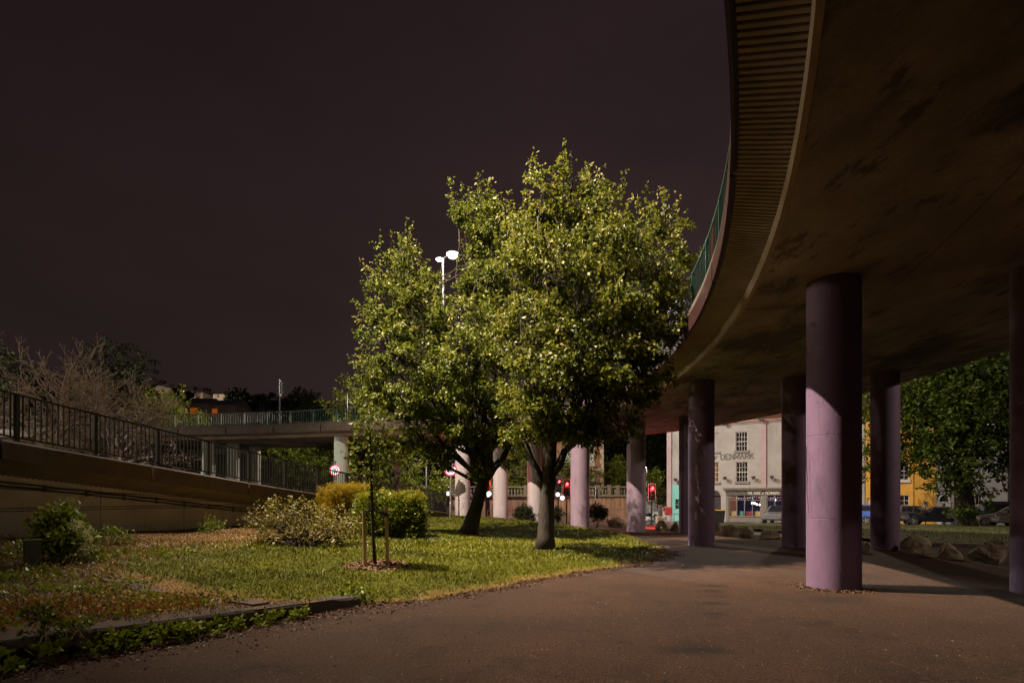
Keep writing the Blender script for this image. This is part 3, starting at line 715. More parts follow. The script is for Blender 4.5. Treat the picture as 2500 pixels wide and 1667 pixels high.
# low parapet where the ramp meets the lawn level is the fascia itself
# ------------------------------------------------------------------ trees and plants
OV = 2500 / 2352
def bend(a, b, n, sag, rough):
    """a crooked limb from a to b"""
    pts = []; a = Vector(a); b = Vector(b); L = (b - a).length
    for i in range(n + 1):
        t = i / n; p = a.lerp(b, t); w = math.sin(PI * t)
        pts.append(p + Vector((random.uniform(-1, 1), random.uniform(-1, 1), random.uniform(-.5, .5))) * rough * L * w + Vector((0, 0, sag * L * w)))
    return pts
def crown_from_lobes(lobes, per, leaf, spread=.08, droop=.75, up=.35, lead=.30, leafvar=.35, leaders=0, m=18, layer=.0, spray=.38, boughs=0):
    """lobes: (centre, radius, stretch z).  Leaves sit in sprays on short shoots, so every crown breaks into clusters with gaps."""
    C = []; D = []; S = []; T0 = []; T1 = []; K = []
    for c, r, sz in lobes:
        c = np.array(c); n = max(4, int(per * r * r)); rad = np.array([r, r, r * sz])
        d = unit(rng.normal(size=(n, 3)) + np.array([0, 0, up])); q = rng.uniform(.25, 1.0, (n, 1)) ** .6
        base = c + d * rad * q
        if boughs:                                        # gather the sprays on flattened boughs, with dark gaps between
            nb_ = max(4, int(boughs * r * r)); bd = unit(rng.normal(size=(nb_, 3)) + np.array([0, 0, up])); bq = rng.uniform(.3, 1.0, (nb_, 1)) ** .7; bc = c + bd * rad * bq; pick = rng.integers(0, nb_, n)
            base = bc[pick] + rng.normal(size=(n, 3)) * [.24, .24, .085] * min(1.1, r); d = unit(bd[pick] + rng.normal(size=(n, 3)) * .35); q = bq[pick]
        if layer: base[:, 2] = np.round(base[:, 2] / layer) * layer + rng.normal(size=n) * layer * .16
        g = unit(d * [1, 1, .7] + np.array([0, 0, lead]) + rng.normal(size=(n, 3)) * .35); L = rng.uniform(.5, 1.25, (n, 1)) * spray
        nl = int(leaders * (.5 + r))
        if nl:                                            # long leading shoots that break the outline
            e = unit(rng.normal(size=(nl, 3)) * [1, 1, .6] + [0, 0, .75]); lb = c + e * rad * rng.uniform(.75, 1.0, (nl, 1)); lg = unit(e * [.8, .8, .6] + [0, 0, 1.0] + rng.normal(size=(nl, 3)) * .18)
            base = np.concatenate([base, lb]); g = np.concatenate([g, lg]); L = np.concatenate([L, rng.uniform(1.2, 3.1, (nl, 1)) * spray]); d = np.concatenate([d, e]); q = np.concatenate([q, np.ones((nl, 1))]); n += nl
        tip = base + g * L; T0.append(base - d * rad * .35 * rng.uniform(.5, 1.2, (n, 1))); T1.append(tip)
        mm = m; t = rng.uniform(.0, 1.05, (n, mm, 1)) ** .8
        p = base[:, None] * (1 - t) + tip[:, None] * t + rng.normal(size=(n, mm, 3)) * spread * (1.3 - .7 * t) * [1, 1, .75]
        dd = np.repeat(g[:, None], mm, 1) * .6 + rng.normal(size=p.shape) * [.7, .7, .45] + np.array([0, 0, -droop])
        C.append(p.reshape(-1, 3)); D.append(dd.reshape(-1, 3)); S.append(leaf * rng.uniform(1 - leafvar, 1 + leafvar, n * mm))
        k = np.clip(.5 * rng.random((n, 1)) + .45 * (q - .35) + .1 * d[:, 2:3], 0, 1); k = np.repeat(k, mm, 1) + .22 * (t[..., 0] - .5); K.append(np.clip(k, 0, 1).ravel())  # tint paler outward and upward: young leaves, plus crown-top light put into the colour
    return np.concatenate(C), np.concatenate(D), np.concatenate(S), np.concatenate(T0), np.concatenate(T1), np.concatenate(K)
def crown_object(name, lobes, per, leaf, m_, parent, bark=None, **k):
    C, D, S, T0, T1, K = crown_from_lobes(lobes, per, leaf, **k); o = np.array(wpos(parent)) if parent else 0
    V, Q = leaf_geo(C - o, D, S); K4 = np.repeat(K, 4)[:, None]
    ob = link(name, np_mesh(name, V, Q, m_, False, np.concatenate([K4, K4, K4, np.ones_like(K4)], 1)), parent)
    if bark:
        r = np.full(len(T0), .009); V, Q = seg_geo(T0 - o, T1 - o, r, r * .4, 3); link('twig', np_mesh('twig', V, Q, bark), parent, kind='stuff')
    return ob
def limbs(t, trunk_pts, trunk_r, lobes, m, fork_from=.55, r0=.11):
    """trunk + one tapering crooked limb to every lobe, each growing out of the trunk line"""
    b = MB(); b.tube(trunk_pts, trunk_r, 14); tr = b.build('trunk', m, t, w=True, smooth_=True)
    b = MB(); n = len(trunk_pts)
    for c, r, sz in lobes:
        c = Vector(c); k = random.randint(int(n * fork_from), n - 1); a = Vector(trunk_pts[k])
        L = (c - a).length; rb = min(trunk_r[k] * .62, .035 + .016 * L + .02 * r)
        pts = bend(a, c, 6, -.05 if c.z > a.z + 1 else .06, .07)
        b.tube(pts, [lerp(rb, .018, (i / 6) ** .8) for i in range(7)], 7)
        for q in range(4):                       # side branches inside the lobe
            s = Vector(pts[random.randint(3, 6)]); e = c + Vector([random.uniform(-1, 1) for _ in range(3)]).normalized() * r * .75
            b.tube(bend(s, e, 3, 0, .08), [.022, .017, .012, .006], 5)
    b.build('limb', m, t, w=True, smooth_=True); return tr
def img_lobes(L, Y0):
    out = []
    for ox, oy, rp, dY in L:
        Y = Y0 + dY; out.append((tuple(P(ox * OV, oy * OV, Y)), rp * OV / F * Y, 1.0))
    return out

# the two street trees on the lawn
g1 = G(1334, 1341); Y1 = g1.y
L1 = [(1316, 405, 18, 0), (1314, 462, 40, 0), (1275, 490, 34, .2), (1352, 475, 32, -.2), (1300, 535, 70, .1), (1225, 545, 46, .6), (1385, 525, 48, .4), (1394, 455, 20, .3), (1246, 425, 18, .2),
      (1490, 515, 24, -.6), (1530, 530, 28, -.9), (1470, 575, 68, -.3), (1525, 590, 46, -1.0), (1385, 600, 80, -1.2), (1270, 640, 88, -1.6), (1500, 660, 68, -1.2), (1420, 690, 84, -1.6), (1330, 690, 80, 1.8), (1185, 655, 62, -.8),
      (1340, 775, 84, -2.2), (1225, 770, 76, -1.8), (1450, 770, 72, -1.6), (1400, 860, 84, -2.2), (1275, 870, 86, -2.4), (1180, 830, 70, -1.2), (1470, 855, 60, -1.0), (1350, 930, 76, -1.6), (1440, 925, 52, -1.4), (1250, 960, 70, -1.4), (1400, 980, 40, -1.0),
      (1320, 1000, 54, -.6), (1200, 940, 60, .2), (1530, 715, 30, -1.6), (1565, 722, 18, -1.9), (1495, 740, 34, -1.6), (1320, 880, 80, 2.2), (1420, 800, 80, 2.0), (1235, 560, 60, 1.8), (1480, 640, 60, 1.6), (1500, 870, 28, -.8), (1200, 560, 50, .4), (1190, 610, 50, .2), (1210, 520, 36, .4), (1385, 985, 42, -1.6), (1425, 985, 28, -1.4), (1310, 1005, 38, -1.5), (1262, 1005, 44, -1.4), (1215, 1015, 38, -.9), (1345, 985, 44, -1.8), (1440, 860, 60, -1.6), (1510, 800, 36, -1.4)]
t1 = thing('broadleaf_tree', 'taller leafy tree with an upright trunk, tallest crown on the lawn', 'tree', g1)
lob1 = img_lobes(L1, Y1)
tp = [g1 + Vector((-.06, 0, -.1)), g1 + Vector((-.02, 0, .35)), g1 + Vector((.02, .02, 1.3)), g1 + Vector((.08, 0, 2.3)), g1 + Vector((.10, -.05, 3.2)), g1 + Vector((-.02, 0, 4.6)), g1 + Vector((-.15, .1, 6.2)), g1 + Vector((-.12, 0, 8.2)), g1 + Vector((-.1, 0, 10.2))]
limbs(t1, tp, [.36, .26, .215, .21, .21, .17, .13, .09, .05], lob1, M_BARK, .45)
fk = MB(); fk.tube(bend(tp[2] + Vector((-.05, 0, .5)), P(1200 * OV, 1000 * OV, Y1), 5, -.03, .03), [.15, .135, .12, .10, .08, .05], 9)
fk.tube(bend(tp[2] + Vector((.1, 0, .9)), P(1360 * OV, 940 * OV, Y1 - .6), 5, -.03, .04), [.15, .13, .11, .09, .07, .04], 9); fk.build('limb', M_BARK, t1, w=True, smooth_=True)
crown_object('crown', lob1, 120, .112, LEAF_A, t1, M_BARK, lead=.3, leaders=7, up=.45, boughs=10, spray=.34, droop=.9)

g2 = G(1150, 1304); Y2 = g2.y
L2 = [(1052, 478, 22, 0), (1078, 512, 34, 0), (1118, 475, 26, -.2), (1130, 525, 44, 0), (1165, 560, 46, .2), (1165, 620, 54, .2), (1110, 588, 36, .8), (1132, 572, 46, -.3), (1140, 652, 60, -.6), (1080, 690, 52, .5), (925, 575, 18, -.4), (925, 615, 30, -.4), (895, 612, 18, -.6), (945, 655, 42, -.2), (960, 725, 60, -.6), (990, 665, 22, .6),
      (860, 655, 16, -.8), (885, 672, 22, -.8), (850, 722, 18, -1.0), (890, 735, 36, -.8), (840, 765, 16, -1.1), (900, 785, 48, -1.0), (1040, 760, 66, -1.4), (1140, 760, 70, -1.2), (870, 850, 36, -1.2), (840, 855, 18, -1.3), (950, 830, 66, -1.6), (1060, 850, 74, -2.0), (1150, 860, 66, -1.6),
      (905, 890, 46, -1.5), (1000, 915, 66, -1.8), (1090, 940, 66, -1.8), (1160, 960, 50, -1.2), (940, 960, 46, -1.6), (1010, 1000, 50, -1.2), (1100, 1020, 46, -.6), (940, 1020, 32, -1.0), (1000, 800, 70, 1.8), (1110, 650, 46, 1.6), (1050, 900, 70, 2.0), (960, 700, 50, 1.4), (1160, 1000, 40, .4), (1040, 1030, 42, -1.1), (1100, 1042, 38, -1.0), (960, 1012, 38, -1.2), (1160, 1035, 34, -.7), (1005, 1060, 24, -1.0), (900, 960, 40, -1.4), (880, 905, 40, -1.4)]
t2 = thing('broadleaf_tree', 'leaning leafy tree whose crown reaches furthest left over the lawn', 'tree', g2)
lob2 = img_lobes(L2, Y2)
tp2 = [g2 + Vector((-.12, 0, -.1)), g2 + Vector((-.02, 0, .3)), g2 + Vector((.18, 0, 1.0)), P(1110 * OV, 1105 * OV, Y2), P(1118 * OV, 1060 * OV, Y2), P(1110 * OV, 1000 * OV, Y2), P(1095 * OV, 900 * OV, Y2), P(1095 * OV, 760 * OV, Y2), P(1095 * OV, 600 * OV, Y2)]
limbs(t2, tp2, [.46, .33, .26, .23, .20, .18, .15, .11, .05], lob2, M_BARK, .4)
fk = MB(); fk.tube(bend(tp2[3], P(1180 * OV, 1010 * OV, Y2), 5, -.04, .03), [.19, .17, .15, .13, .10, .06], 9); fk.tube(bend(tp2[3], P(1060 * OV, 1000 * OV, Y2), 5, .03, .03), [.15, .13, .11, .10, .08, .05], 9)
fk.build('limb', M_BARK, t2, w=True, smooth_=True)
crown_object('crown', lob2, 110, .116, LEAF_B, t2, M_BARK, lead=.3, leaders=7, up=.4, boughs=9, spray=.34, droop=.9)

# young staked tree
gs = G(917, 1384)
ts = thing('sapling', 'slender young tree tied between two wooden stakes on the lawn', 'tree', gs)
st = [gs + Vector((0, 0, -.05)), P(858 * OV, 1250 * OV, gs.y), P(855 * OV, 1170 * OV, gs.y), P(853 * OV, 1080 * OV, gs.y), P(850 * OV, 1000 * OV, gs.y), P(847 * OV, 930 * OV, gs.y)]
b = MB(); b.tube(st, [.048, .036, .032, .028, .018, .008], 8); b.build('trunk', M_BARK, ts, w=True, smooth_=True)
sl = img_lobes([(847, 940, 13, 0), (842, 965, 24, 0), (868, 985, 26, .2), (822, 975, 18, -.1), (835, 1000, 30, .1), (885, 1015, 24, 0), (858, 1040, 34, .2), (825, 1035, 26, -.2), (895, 1050, 26, .2), (845, 1085, 28, 0), (880, 1090, 28, .1), (905, 1085, 18, .1), (820, 1075, 14, 0), (850, 1130, 20, 0), (875, 1130, 18, .1), (843, 1160, 16, 0)], gs.y)
b = MB()
for c, r, s in sl:
    c = Vector(c); a = Vector(st[2]).lerp(Vector(st[5]), max(0, min(1, (c.z - .3 - st[2].z) / (st[5].z - st[2].z)))); b.tube(bend(a, c, 3, 0, .05), [.013, .011, .008, .004], 5)
b.build('limb', M_BARK, ts, w=True)
crown_object('crown', sl, 125, .085, LEAF_B, ts, spread=.05, droop=.5, m=10, spray=.2, leaders=3)
for u, vt, vb, lab in ((891, 1246, 1387, 'left round wooden stake beside the young tree'), (946, 1232, 1382, 'right round wooden stake beside the young tree')):
    q = G(u, vb); b = MB(); h = PZ(vt, q.y) - q.z
    b.tube([(0, 0, -.05), (-.012, 0, h * .5), (-.03 if u > 900 else -.025, 0, h)], [.042, .041, .039], 12)
    tag(b.build('wooden_stake', M_STAKE, None, loc=q), lab, 'stake', 'stakes of the young tree')
q0 = P(889, 1252, gs.y); q1 = P(944, 1258, gs.y); b = MB(); b.tube([q0 + Vector((-.06, -.05, 0)), (q0 + Vector((0, -.055, .01))), st[2] + Vector((0, -.05, .02)), q1 + Vector((0, -.05, 0)), q1 + Vector((.06, -.045, .01))], .022, 6)
b.tube([q0 + Vector((-.06, .05, .01)), st[2] + Vector((0, .05, .03)), q1 + Vector((.06, .05, .01))], .018, 6)
tag(b.build('tree_tie', M_RUBBER), 'black rubber strap binding the young tree to both stakes', 'tree tie')
# bark mulch round it
n = 1500; a = rng.uniform(0, 2 * PI, n); rr_ = np.sqrt(rng.random(n)) * .62
C = np.stack([gs.x + .05 + np.cos(a) * rr_ * 1.3, gs.y + np.sin(a) * rr_, np.zeros(n)], 1)
C[:, 2] = [top_z(x, y) + .03 + .05 * max(0, 1 - ((x - gs.x) ** 2 + (y - gs.y) ** 2) * 2) for x, y in C[:, :2]]
V, Q = leaf_geo(C, rng.normal(size=(n, 3)) * [1, 1, .25], rng.uniform(.03, .09, n), .25, .1)
o = link('bark_mulch', np_mesh('bark_mulch', V, Q, mat('bark_mulch', (.10, .05, .03), .85, .5, 12, col2=(.24, .13, .08))), kind='stuff')

# generic background tree
def bg_tree(label, base, lobes, m, leaf=.2, per=26, trunk_r=.22, cat='tree', group=None, name='broadleaf_tree', bark=M_BARK, **k):
    t = thing(name, label, cat, base, group=group)
    cs = [Vector(c) for c, r, s in lobes]; mid = sum(cs, Vector()) / len(cs)
    tp = [base + Vector((0, 0, -.2)), base + Vector((0, 0, .5)), base.lerp(Vector((mid.x, mid.y, mid.z)), .5), Vector((mid.x, mid.y, mid.z))]
    limbs(t, tp, [trunk_r * 1.35, trunk_r, trunk_r * .75, trunk_r * .4], lobes, bark, .5)
    crown_object('crown', lobes, per * .25 if per < 15 else per * .15, leaf, m, t, spread=.22, spray=.7, m=20, **k); return t
def cloud(u0, u1, v0, v1, Y, n, r0, r1, depth=2.5, dome=True):
    """lobes filling an image rectangle at depth Y, domed at the top"""
    out = []
    for _ in range(n):
        a = random.uniform(-1, 1); h = random.random()
        top = v0 + (v1 - v0) * (.55 * a * a if dome else 0)
        u = lerp(u0, u1, (a + 1) / 2); v = lerp(top, v1, h); Yq = Y + random.uniform(-depth, depth)
        out.append((tuple(P(u, v, Yq)), random.uniform(r0, r1), .85))
    return out
def gbase(u, Y): return Vector((PX(u, Y), Y, float(ground_z(PX(u, Y), Y))))
bg = [
    ('yellow green tree rising behind the bridge railing, left of the big crown', 868, 47.5, (800, 975, 930, 1120), 40, LEAF_F),
    ('dark green tree seen under the bridge left of the pale pillar', 720, 58, (620, 830, 1090, 1215), 22, LEAF_G),
    ('dim bushy tree under the bridge between the two pale pillars', 900, 60, (840, 960, 1090, 1215), 16, LEAF_G),
    ('bright leafy tree between the pale pillar and the white sign pole', 1030, 56, (965, 1105, 1105, 1225), 22, LEAF_F),
    ('leafy tree behind the balustrade left of the big trunk', 1250, 64, (1185, 1310, 1080, 1215), 22, LEAF_F),
    ('green tree behind the quay wall lit white by the street lamps', 1400, 66, (1355, 1440, 1060, 1205), 20, LEAF_F),
    ('rounded tree lit yellow from below beside the red brick building', 1510, 76, (1462, 1558, 1125, 1200), 18, LEAF_F),
]
for lab, u, Y, (a, b_, c, d), n, m in bg:
    sc = Y / 50
    bg_tree(lab, gbase(u, Y), cloud(a, b_, c, d, Y, n, .95 * sc, 1.5 * sc), m, leaf=.24, per=42, group='trees beyond the bridge and road')
bg_tree('pale tree growing to the right of the small distant lamp', gbase(1600, 78), cloud(1578, 1606, 1150, 1215, 78, 8, .8, 1.3), LEAF_F, leaf=.22, per=44, trunk_r=.12, group='trees beyond the bridge and road')
bg_tree('bushy shrub beside the wet road left of the pub corner', gbase(1614, 70), cloud(1594, 1634, 1190, 1240, 70, 9, .7, 1.1), LEAF_O, leaf=.16, per=60, trunk_r=.08, cat='shrub', name='shrub')
bg_tree('bright green round bush behind the ramp railing beside bare branches', gbase(400, 50), cloud(335, 465, 955, 1090, 50, 22, 1.0, 1.5), LEAF_F, leaf=.22, per=46, group='trees beyond the bridge and road')
# evergreen silhouettes
bg_tree('dark evergreen with a round top standing behind the bare trees', gbase(290, 66), cloud(190, 372, 850, 1010, 66, 34, 1.5, 2.4), LEAF_K, leaf=.4, per=20, trunk_r=.3)
bg_tree('dark evergreen at the far left edge behind the bare trees', gbase(-30, 60), cloud(-110, 55, 845, 1000, 60, 26, 1.5, 2.4), LEAF_K, leaf=.4, per=20, trunk_r=.3)
# right-hand chestnut on the verge
ga = gbase(2356, 37.5); ga.z += .12
LR = [(2150, 900, 70, 0), (2230, 880, 80, -1), (2060, 940, 60, 1), (2120, 980, 66, 0), (2010, 960, 40, 1.5), (2030, 1040, 40, 1.5), (2220, 970, 74, -1.5), (2310, 930, 80, -1), (2380, 1000, 70, 0), (2300, 1030, 60, -1), (2160, 1060, 46, -.5), (2110, 1050, 40, .5), (2350, 1080, 44, 0), (2020, 1085, 26, 1.2), (2210, 1085, 36, -1), (2250, 1020, 50, 1), (2280, 850, 90, 1), (2170, 1000, 60, 1.5), (2400, 900, 90, 0), (2160, 1105, 26, -.5), (2240, 1130, 22, -.6)]
tr = thing('chestnut_tree', 'dark spreading tree on the grass verge in front of the yellow house', 'tree', ga)
lr = img_lobes(LR, 37.5)
tpr = [ga + Vector((.1, 0, -.2)), ga + Vector((.02, 0, .4)), P(2212 * OV, 1100 * OV, 37.5), P(2210 * OV, 1020 * OV, 37.5), P(2225 * OV, 940 * OV, 37.5), P(2235 * OV, 860 * OV, 37.5)]
limbs(tr, tpr, [.78, .60, .48, .46, .3, .15], lr, M_BARK, .5)
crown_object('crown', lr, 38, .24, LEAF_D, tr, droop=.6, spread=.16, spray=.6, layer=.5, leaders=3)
bl = [(tuple(P(2205 * OV, 1175 * OV, 37)), .5, .9), (tuple(P(2232 * OV, 1180 * OV, 37)), .4, .8), (tuple(P(2188 * OV, 1185 * OV, 36.8)), .35, .8)]
crown_object('base_shoot', bl, 70, .16, LEAF_D, tr)['kind'] = 'stuff'

# hedge and shrubs on the lawn
def clump(name, label, cat, base, lobes, per, leaf, m, stems=14, stem_m=M_BARK, group=None, r=.012, **k):
    k.setdefault('spray', .16); k.setdefault('m', 10)
    t = thing(name, label, cat, base, group=group); b = MB()
    for c, rr2, s in (random.choices(lobes, k=stems) if stems else []):
        e = Vector(c) + Vector([random.uniform(-.6, .6) * rr2 for _ in range(3)])
        a = base + Vector((random.uniform(-.12, .12), random.uniform(-.08, .08), -.03)); b.tube(bend(a, e, 5, .08, .06), [r * 1.6, r * 1.4, r * 1.1, r * .8, r * .6, r * .35], 5)
    if stems: b.build('stem', stem_m, t, w=True)
    crown_object('foliage', lobes, per * 1.1, leaf, m, t, **k); return t
def ov_lobes(L, Y): return img_lobes(L, Y)
yh = G(900, 1312)
Yh = yh.y + .6
hl = []
for ox in range(840, 960, 22):
    for oy in (1170, 1195, 1222):
        for dY in (-.3, .5): hl.append((ox + random.uniform(-6, 6), oy + random.uniform(-6, 6), 30, dY + .3 * abs(ox - 895) / 60))
clump('hedge', 'rounded clipped green hedge with its top coloured as lit, behind the stakes', 'hedge', Vector((PX(900 * OV, Yh), Yh, top_z(PX(900 * OV, Yh), Yh))), ov_lobes(hl, Yh), 620, .075, LEAF_G, 20, up=.5, lead=.8, spread=.07, droop=.0)
hl = [(ox + random.uniform(-6, 6), oy + random.uniform(-4, 4), 17, random.uniform(-.4, .6)) for ox in range(832, 965, 12) for oy in (1148, 1158)]
top = crown_object('top_lit_tips', ov_lobes(hl, Yh), 900, .045, LEAF_TOPLIT, bpy.data.objects['hedge'], up=1.2, lead=2.0, spread=.03, droop=-.5, spray=.12, m=8)  # yellow green leaf layer: light on the hedge top, put into leaf colour
Yy = Yh + 2.6
yl = [(ox + random.uniform(-6, 6), oy + random.uniform(-4, 4), 22, random.uniform(-.5, .6)) for ox in range(748, 860, 13) for oy in (1140, 1160, 1185)]
cl = clump('hedge', 'golden yellow hedge against the ramp behind the sprawling shrub', 'hedge', Vector((PX(800 * OV, Yy), Yy, top_z(PX(800 * OV, Yy), Yy))), ov_lobes(yl, Yy), 900, .05, LEAF_Y, 16, up=1.0, lead=1.6, spread=.06, droop=-.3)
# sprawling shrub
gsr = G(742, 1336)
sl = [(600, 1185, 22, 0), (580, 1205, 14, 0), (625, 1200, 30, .2), (650, 1175, 30, 0), (690, 1180, 30, .3), (640, 1225, 34, -.2), (615, 1230, 26, -.1), (735, 1200, 34, .3), (770, 1195, 30, .4), (790, 1215, 32, .3), (765, 1230, 30, -.1), (720, 1225, 26, -.3), (680, 1235, 24, -.4), (640, 1245, 22, -.4), (600, 1240, 14, -.2), (700, 1205, 24, 0), (800, 1235, 22, .1)]
clump('shrub', 'wide sprawling olive shrub with dark crooked stems in front of the wall', 'shrub', gsr, ov_lobes(sl, gsr.y + .3), 170, .085, LEAF_O, 60, r=.02, spray=.22, spread=.09, droop=.3)
# tall leafy weed with cream flowers near the bollard
gw = G(150, 1372)
wl = [(120, 1195, 12, 0), (150, 1185, 14, .1), (165, 1195, 12, .2), (105, 1215, 16, 0), (135, 1215, 20, 0), (160, 1220, 20, .1), (100, 1235, 16, -.1), (130, 1245, 26, -.1), (165, 1250, 26, 0), (185, 1245, 16, .1), (150, 1270, 24, -.2), (185, 1275, 18, 0), (115, 1265, 18, -.1)]
clump('weed_bush', 'tall green weed bush with cream flower heads beside the grey post', 'weed', gw, ov_lobes(wl, gw.y), 560, .11, LEAF_N, 22, M_STAKE, r=.008, up=.8, lead=1.2, spread=.09, droop=.1)
fl = [(172, 1195, 5, 0), (185, 1212, 6, 0), (200, 1222, 5, 0), (192, 1232, 7, 0), (207, 1240, 5, 0), (176, 1222, 6, 0), (198, 1250, 6, 0), (210, 1262, 6, 0), (185, 1205, 4, 0), (165, 1210, 5, 0), (190, 1268, 7, -.1), (176, 1258, 7, 0)]
crown_object('flower_heads', ov_lobes(fl, gw.y - .15), 3000, .025, FLOWER, bpy.data.objects['weed_bush'], droop=-.2, spread=.03, spray=.05, m=12)
# round dark shrubs near the far pillars
for u0, u1, v0, v1, Y, lab in ((1268, 1292, 1238, 1266, 37, 'dark rounded shrub at the foot of the pinkish pillar'), (1330, 1365, 1240, 1268, 36.5, 'low dark shrub between the big trunk and the lilac pillar'), (1438, 1474, 1238, 1268, 38, 'dark ball shaped shrub right of the lilac pillar')):
    c = []
    for _ in range(9): c.append((tuple(P(random.uniform(u0, u1), random.uniform(v0 + 6, v1 - 4), Y + random.uniform(-.4, .4))), .38, .9))
    b0 = Vector((PX((u0 + u1) / 2, Y), Y, top_z(PX((u0 + u1) / 2, Y), Y)))
    clump('shrub', lab, 'shrub', b0, c, 320, .09, LEAF_K, 6, group='dark shrubs at the far pillars')

# leafless trees behind the ramp
def bare_tree(label, base, H, seed, spread=.8, lean=(0, 0), depth=7):
    rs = random.Random(seed); t = thing('bare_tree', label, 'tree', base); S = []
    def grow(p, d, L, r, k):
        q = p; n = 3
        for i in range(n):
            d = (d + Vector((rs.uniform(-1, 1), rs.uniform(-1, 1), rs.uniform(-.55, .6))) * .26).normalized(); e = q + d * (L / n)
            S.append((q, e, r * (1 - .25 * i / n), r * (1 - .25 * (i + 1) / n))); q = e
            if k < depth - 1 and k > 1 and rs.random() < .55:
                dd = (d + Vector((rs.uniform(-1, 1), rs.uniform(-1, 1), rs.uniform(-.7, .8))) * 1.1).normalized(); grow(q, dd, L * .62, r * .5, k + 2)
        if k >= depth: return
        for j in range(2 if k else 4):
            dd = (d + Vector((rs.uniform(-1, 1), rs.uniform(-1, 1), rs.uniform(-.45, .75))) * spread).normalized(); grow(q, dd, L * rs.uniform(.66, .86), r * .66, k + 1)
    grow(Vector((0, 0, 0)), Vector((lean[0], lean[1], 1)).normalized(), H * .24, H * .018, 0)
    S_ = [s for s in S if s[2] > H * .006]; tw = [s for s in S if s[2] <= H * .006]
    for nm, L, k in (('branch', S_, 6), ('twig', tw, 3)):
        V, Q = seg_geo(np.array([s[0] for s in L]), np.array([s[1] for s in L]), np.array([max(s[2], .007) for s in L]), np.array([max(s[3], .006) for s in L]), k)
        link(nm, np_mesh(nm, V, Q, M_BARKL), t, kind='stuff' if nm == 'twig' else None)
    # a few buds catching the light
    E = np.array([s[1] for s in tw])[rng.integers(0, len(tw), 900)]; V, Q = leaf_geo(E, rng.normal(size=E.shape), rng.uniform(.05, .11, len(E))); link('bud', np_mesh('bud', V, Q, LEAF_O), t, kind='stuff')
    return t
bt = [(300, 27, 7.2, 3, 'leafless tree with long pale branches arching right behind the railing', .9, (.05, 0)), (70, 25, 7.6, 5, 'dense leafless tree behind the upper end of the ramp railing', .85, (-.1, 0)), (185, 30, 8.0, 8, 'tangled leafless tree between the other two bare trees', .9, (0, 0)), (-40, 30, 8.6, 12, 'leafless tree cut by the left edge of the picture', .8, (0, 0)), (395, 33, 5.6, 15, 'low leafless bush in front of the bright green bush', 1.0, (0, 0)), (130, 24.5, 4.6, 19, 'short leafless bush close behind the railing bars', 1.1, (0, 0)), (260, 31, 5.2, 23, 'twiggy bush low behind the middle railing bars', 1.1, (0, 0))]
for u, Y, H, sd, lab, sp, ln in bt[:4] + bt[5:]:
    x = PX(u, Y); bare_tree(lab, Vector((x, Y, .5)), H * 1.32, sd, sp, ln, 7)

# ------------------------------------------------------------------ what grows on the lawn and the bed
def scatter(n, x0, x1, y0, y1):
    x = rng.uniform(x0, x1, n); y = rng.uniform(y0, y1, n); ok = (x < lawn_xr(y) - .02) & (x > lawn_xl(y) + .02); return x[ok], y[ok]
def blades(name, n, y0, y1, hmin, hmax, wd):
    x, y = scatter(n, -13, 5.2, y0, y1)
    keep = []; colr = []; hh = []
    nn = np.array([nz2(a, b, .55) for a, b in zip(x, y)]); n3 = np.array([nz2(a, b, 2.2) for a, b in zip(x, y)])
    for i in range(len(x)):
        g, s, b = zone(x[i], y[i]); r = random.random()
        if r < g:
            c = GREEN2 + (GREEN - GREEN2) * min(1, max(0, .45 + nn[i] * .7 + n3[i] * .3 + random.uniform(-.3, .4))); c = c * random.uniform(.8, 1.7)
            if random.random() < .025: c = np.array((.32, .30, .14)) * random.uniform(.8, 1.3)
            elif random.random() < .04: c = STRAW * .8
            h = random.uniform(hmin, hmax) * (1 + .5 * n3[i])
        elif r < g + s:
            if random.random() < .35: continue
            c = STRAW * random.uniform(.5, 1.15) if random.random() < .75 else GREEN; h = random.uniform(hmin, hmax) * .6
        else:
            if random.random() < .6: continue
            c = STRAW * random.uniform(.4, 1.0) if random.random() < .5 else GREEN * 1.2; h = random.uniform(hmin, hmax) * 1.3
        keep.append(i); colr.append((*c, 1)); hh.append(h)
    x = x[keep]; y = y[keep]; h = np.array(hh); k = len(x); z = lawn_z(x, y) + .02
    a = rng.uniform(0, 2 * PI, k); w = wd * rng.uniform(.7, 1.4, k); ln = rng.normal(size=(k, 2)) * .55
    B = np.stack([x, y, z], 1); R = np.stack([np.cos(a), np.sin(a), 0 * a], 1) * w[:, None]
    T = B + np.stack([ln[:, 0] * h, ln[:, 1] * h, h], 1)
    V = np.stack([B - R, B + R, T], 1).reshape(-1, 3); Q = np.arange(3 * k).reshape(k, 3)
    link(name, np_mesh(name, V, Q, tintmat('grass_blade', .45), False, np.repeat(np.array(colr), 3, 0)), kind='stuff')
blades('grass', 150000, 6.5, 14, .025, .07, .006)
blades('grass', 120000, 14, 26, .035, .085, .011)
blades('grass', 40000, 26, 37, .05, .10, .018)
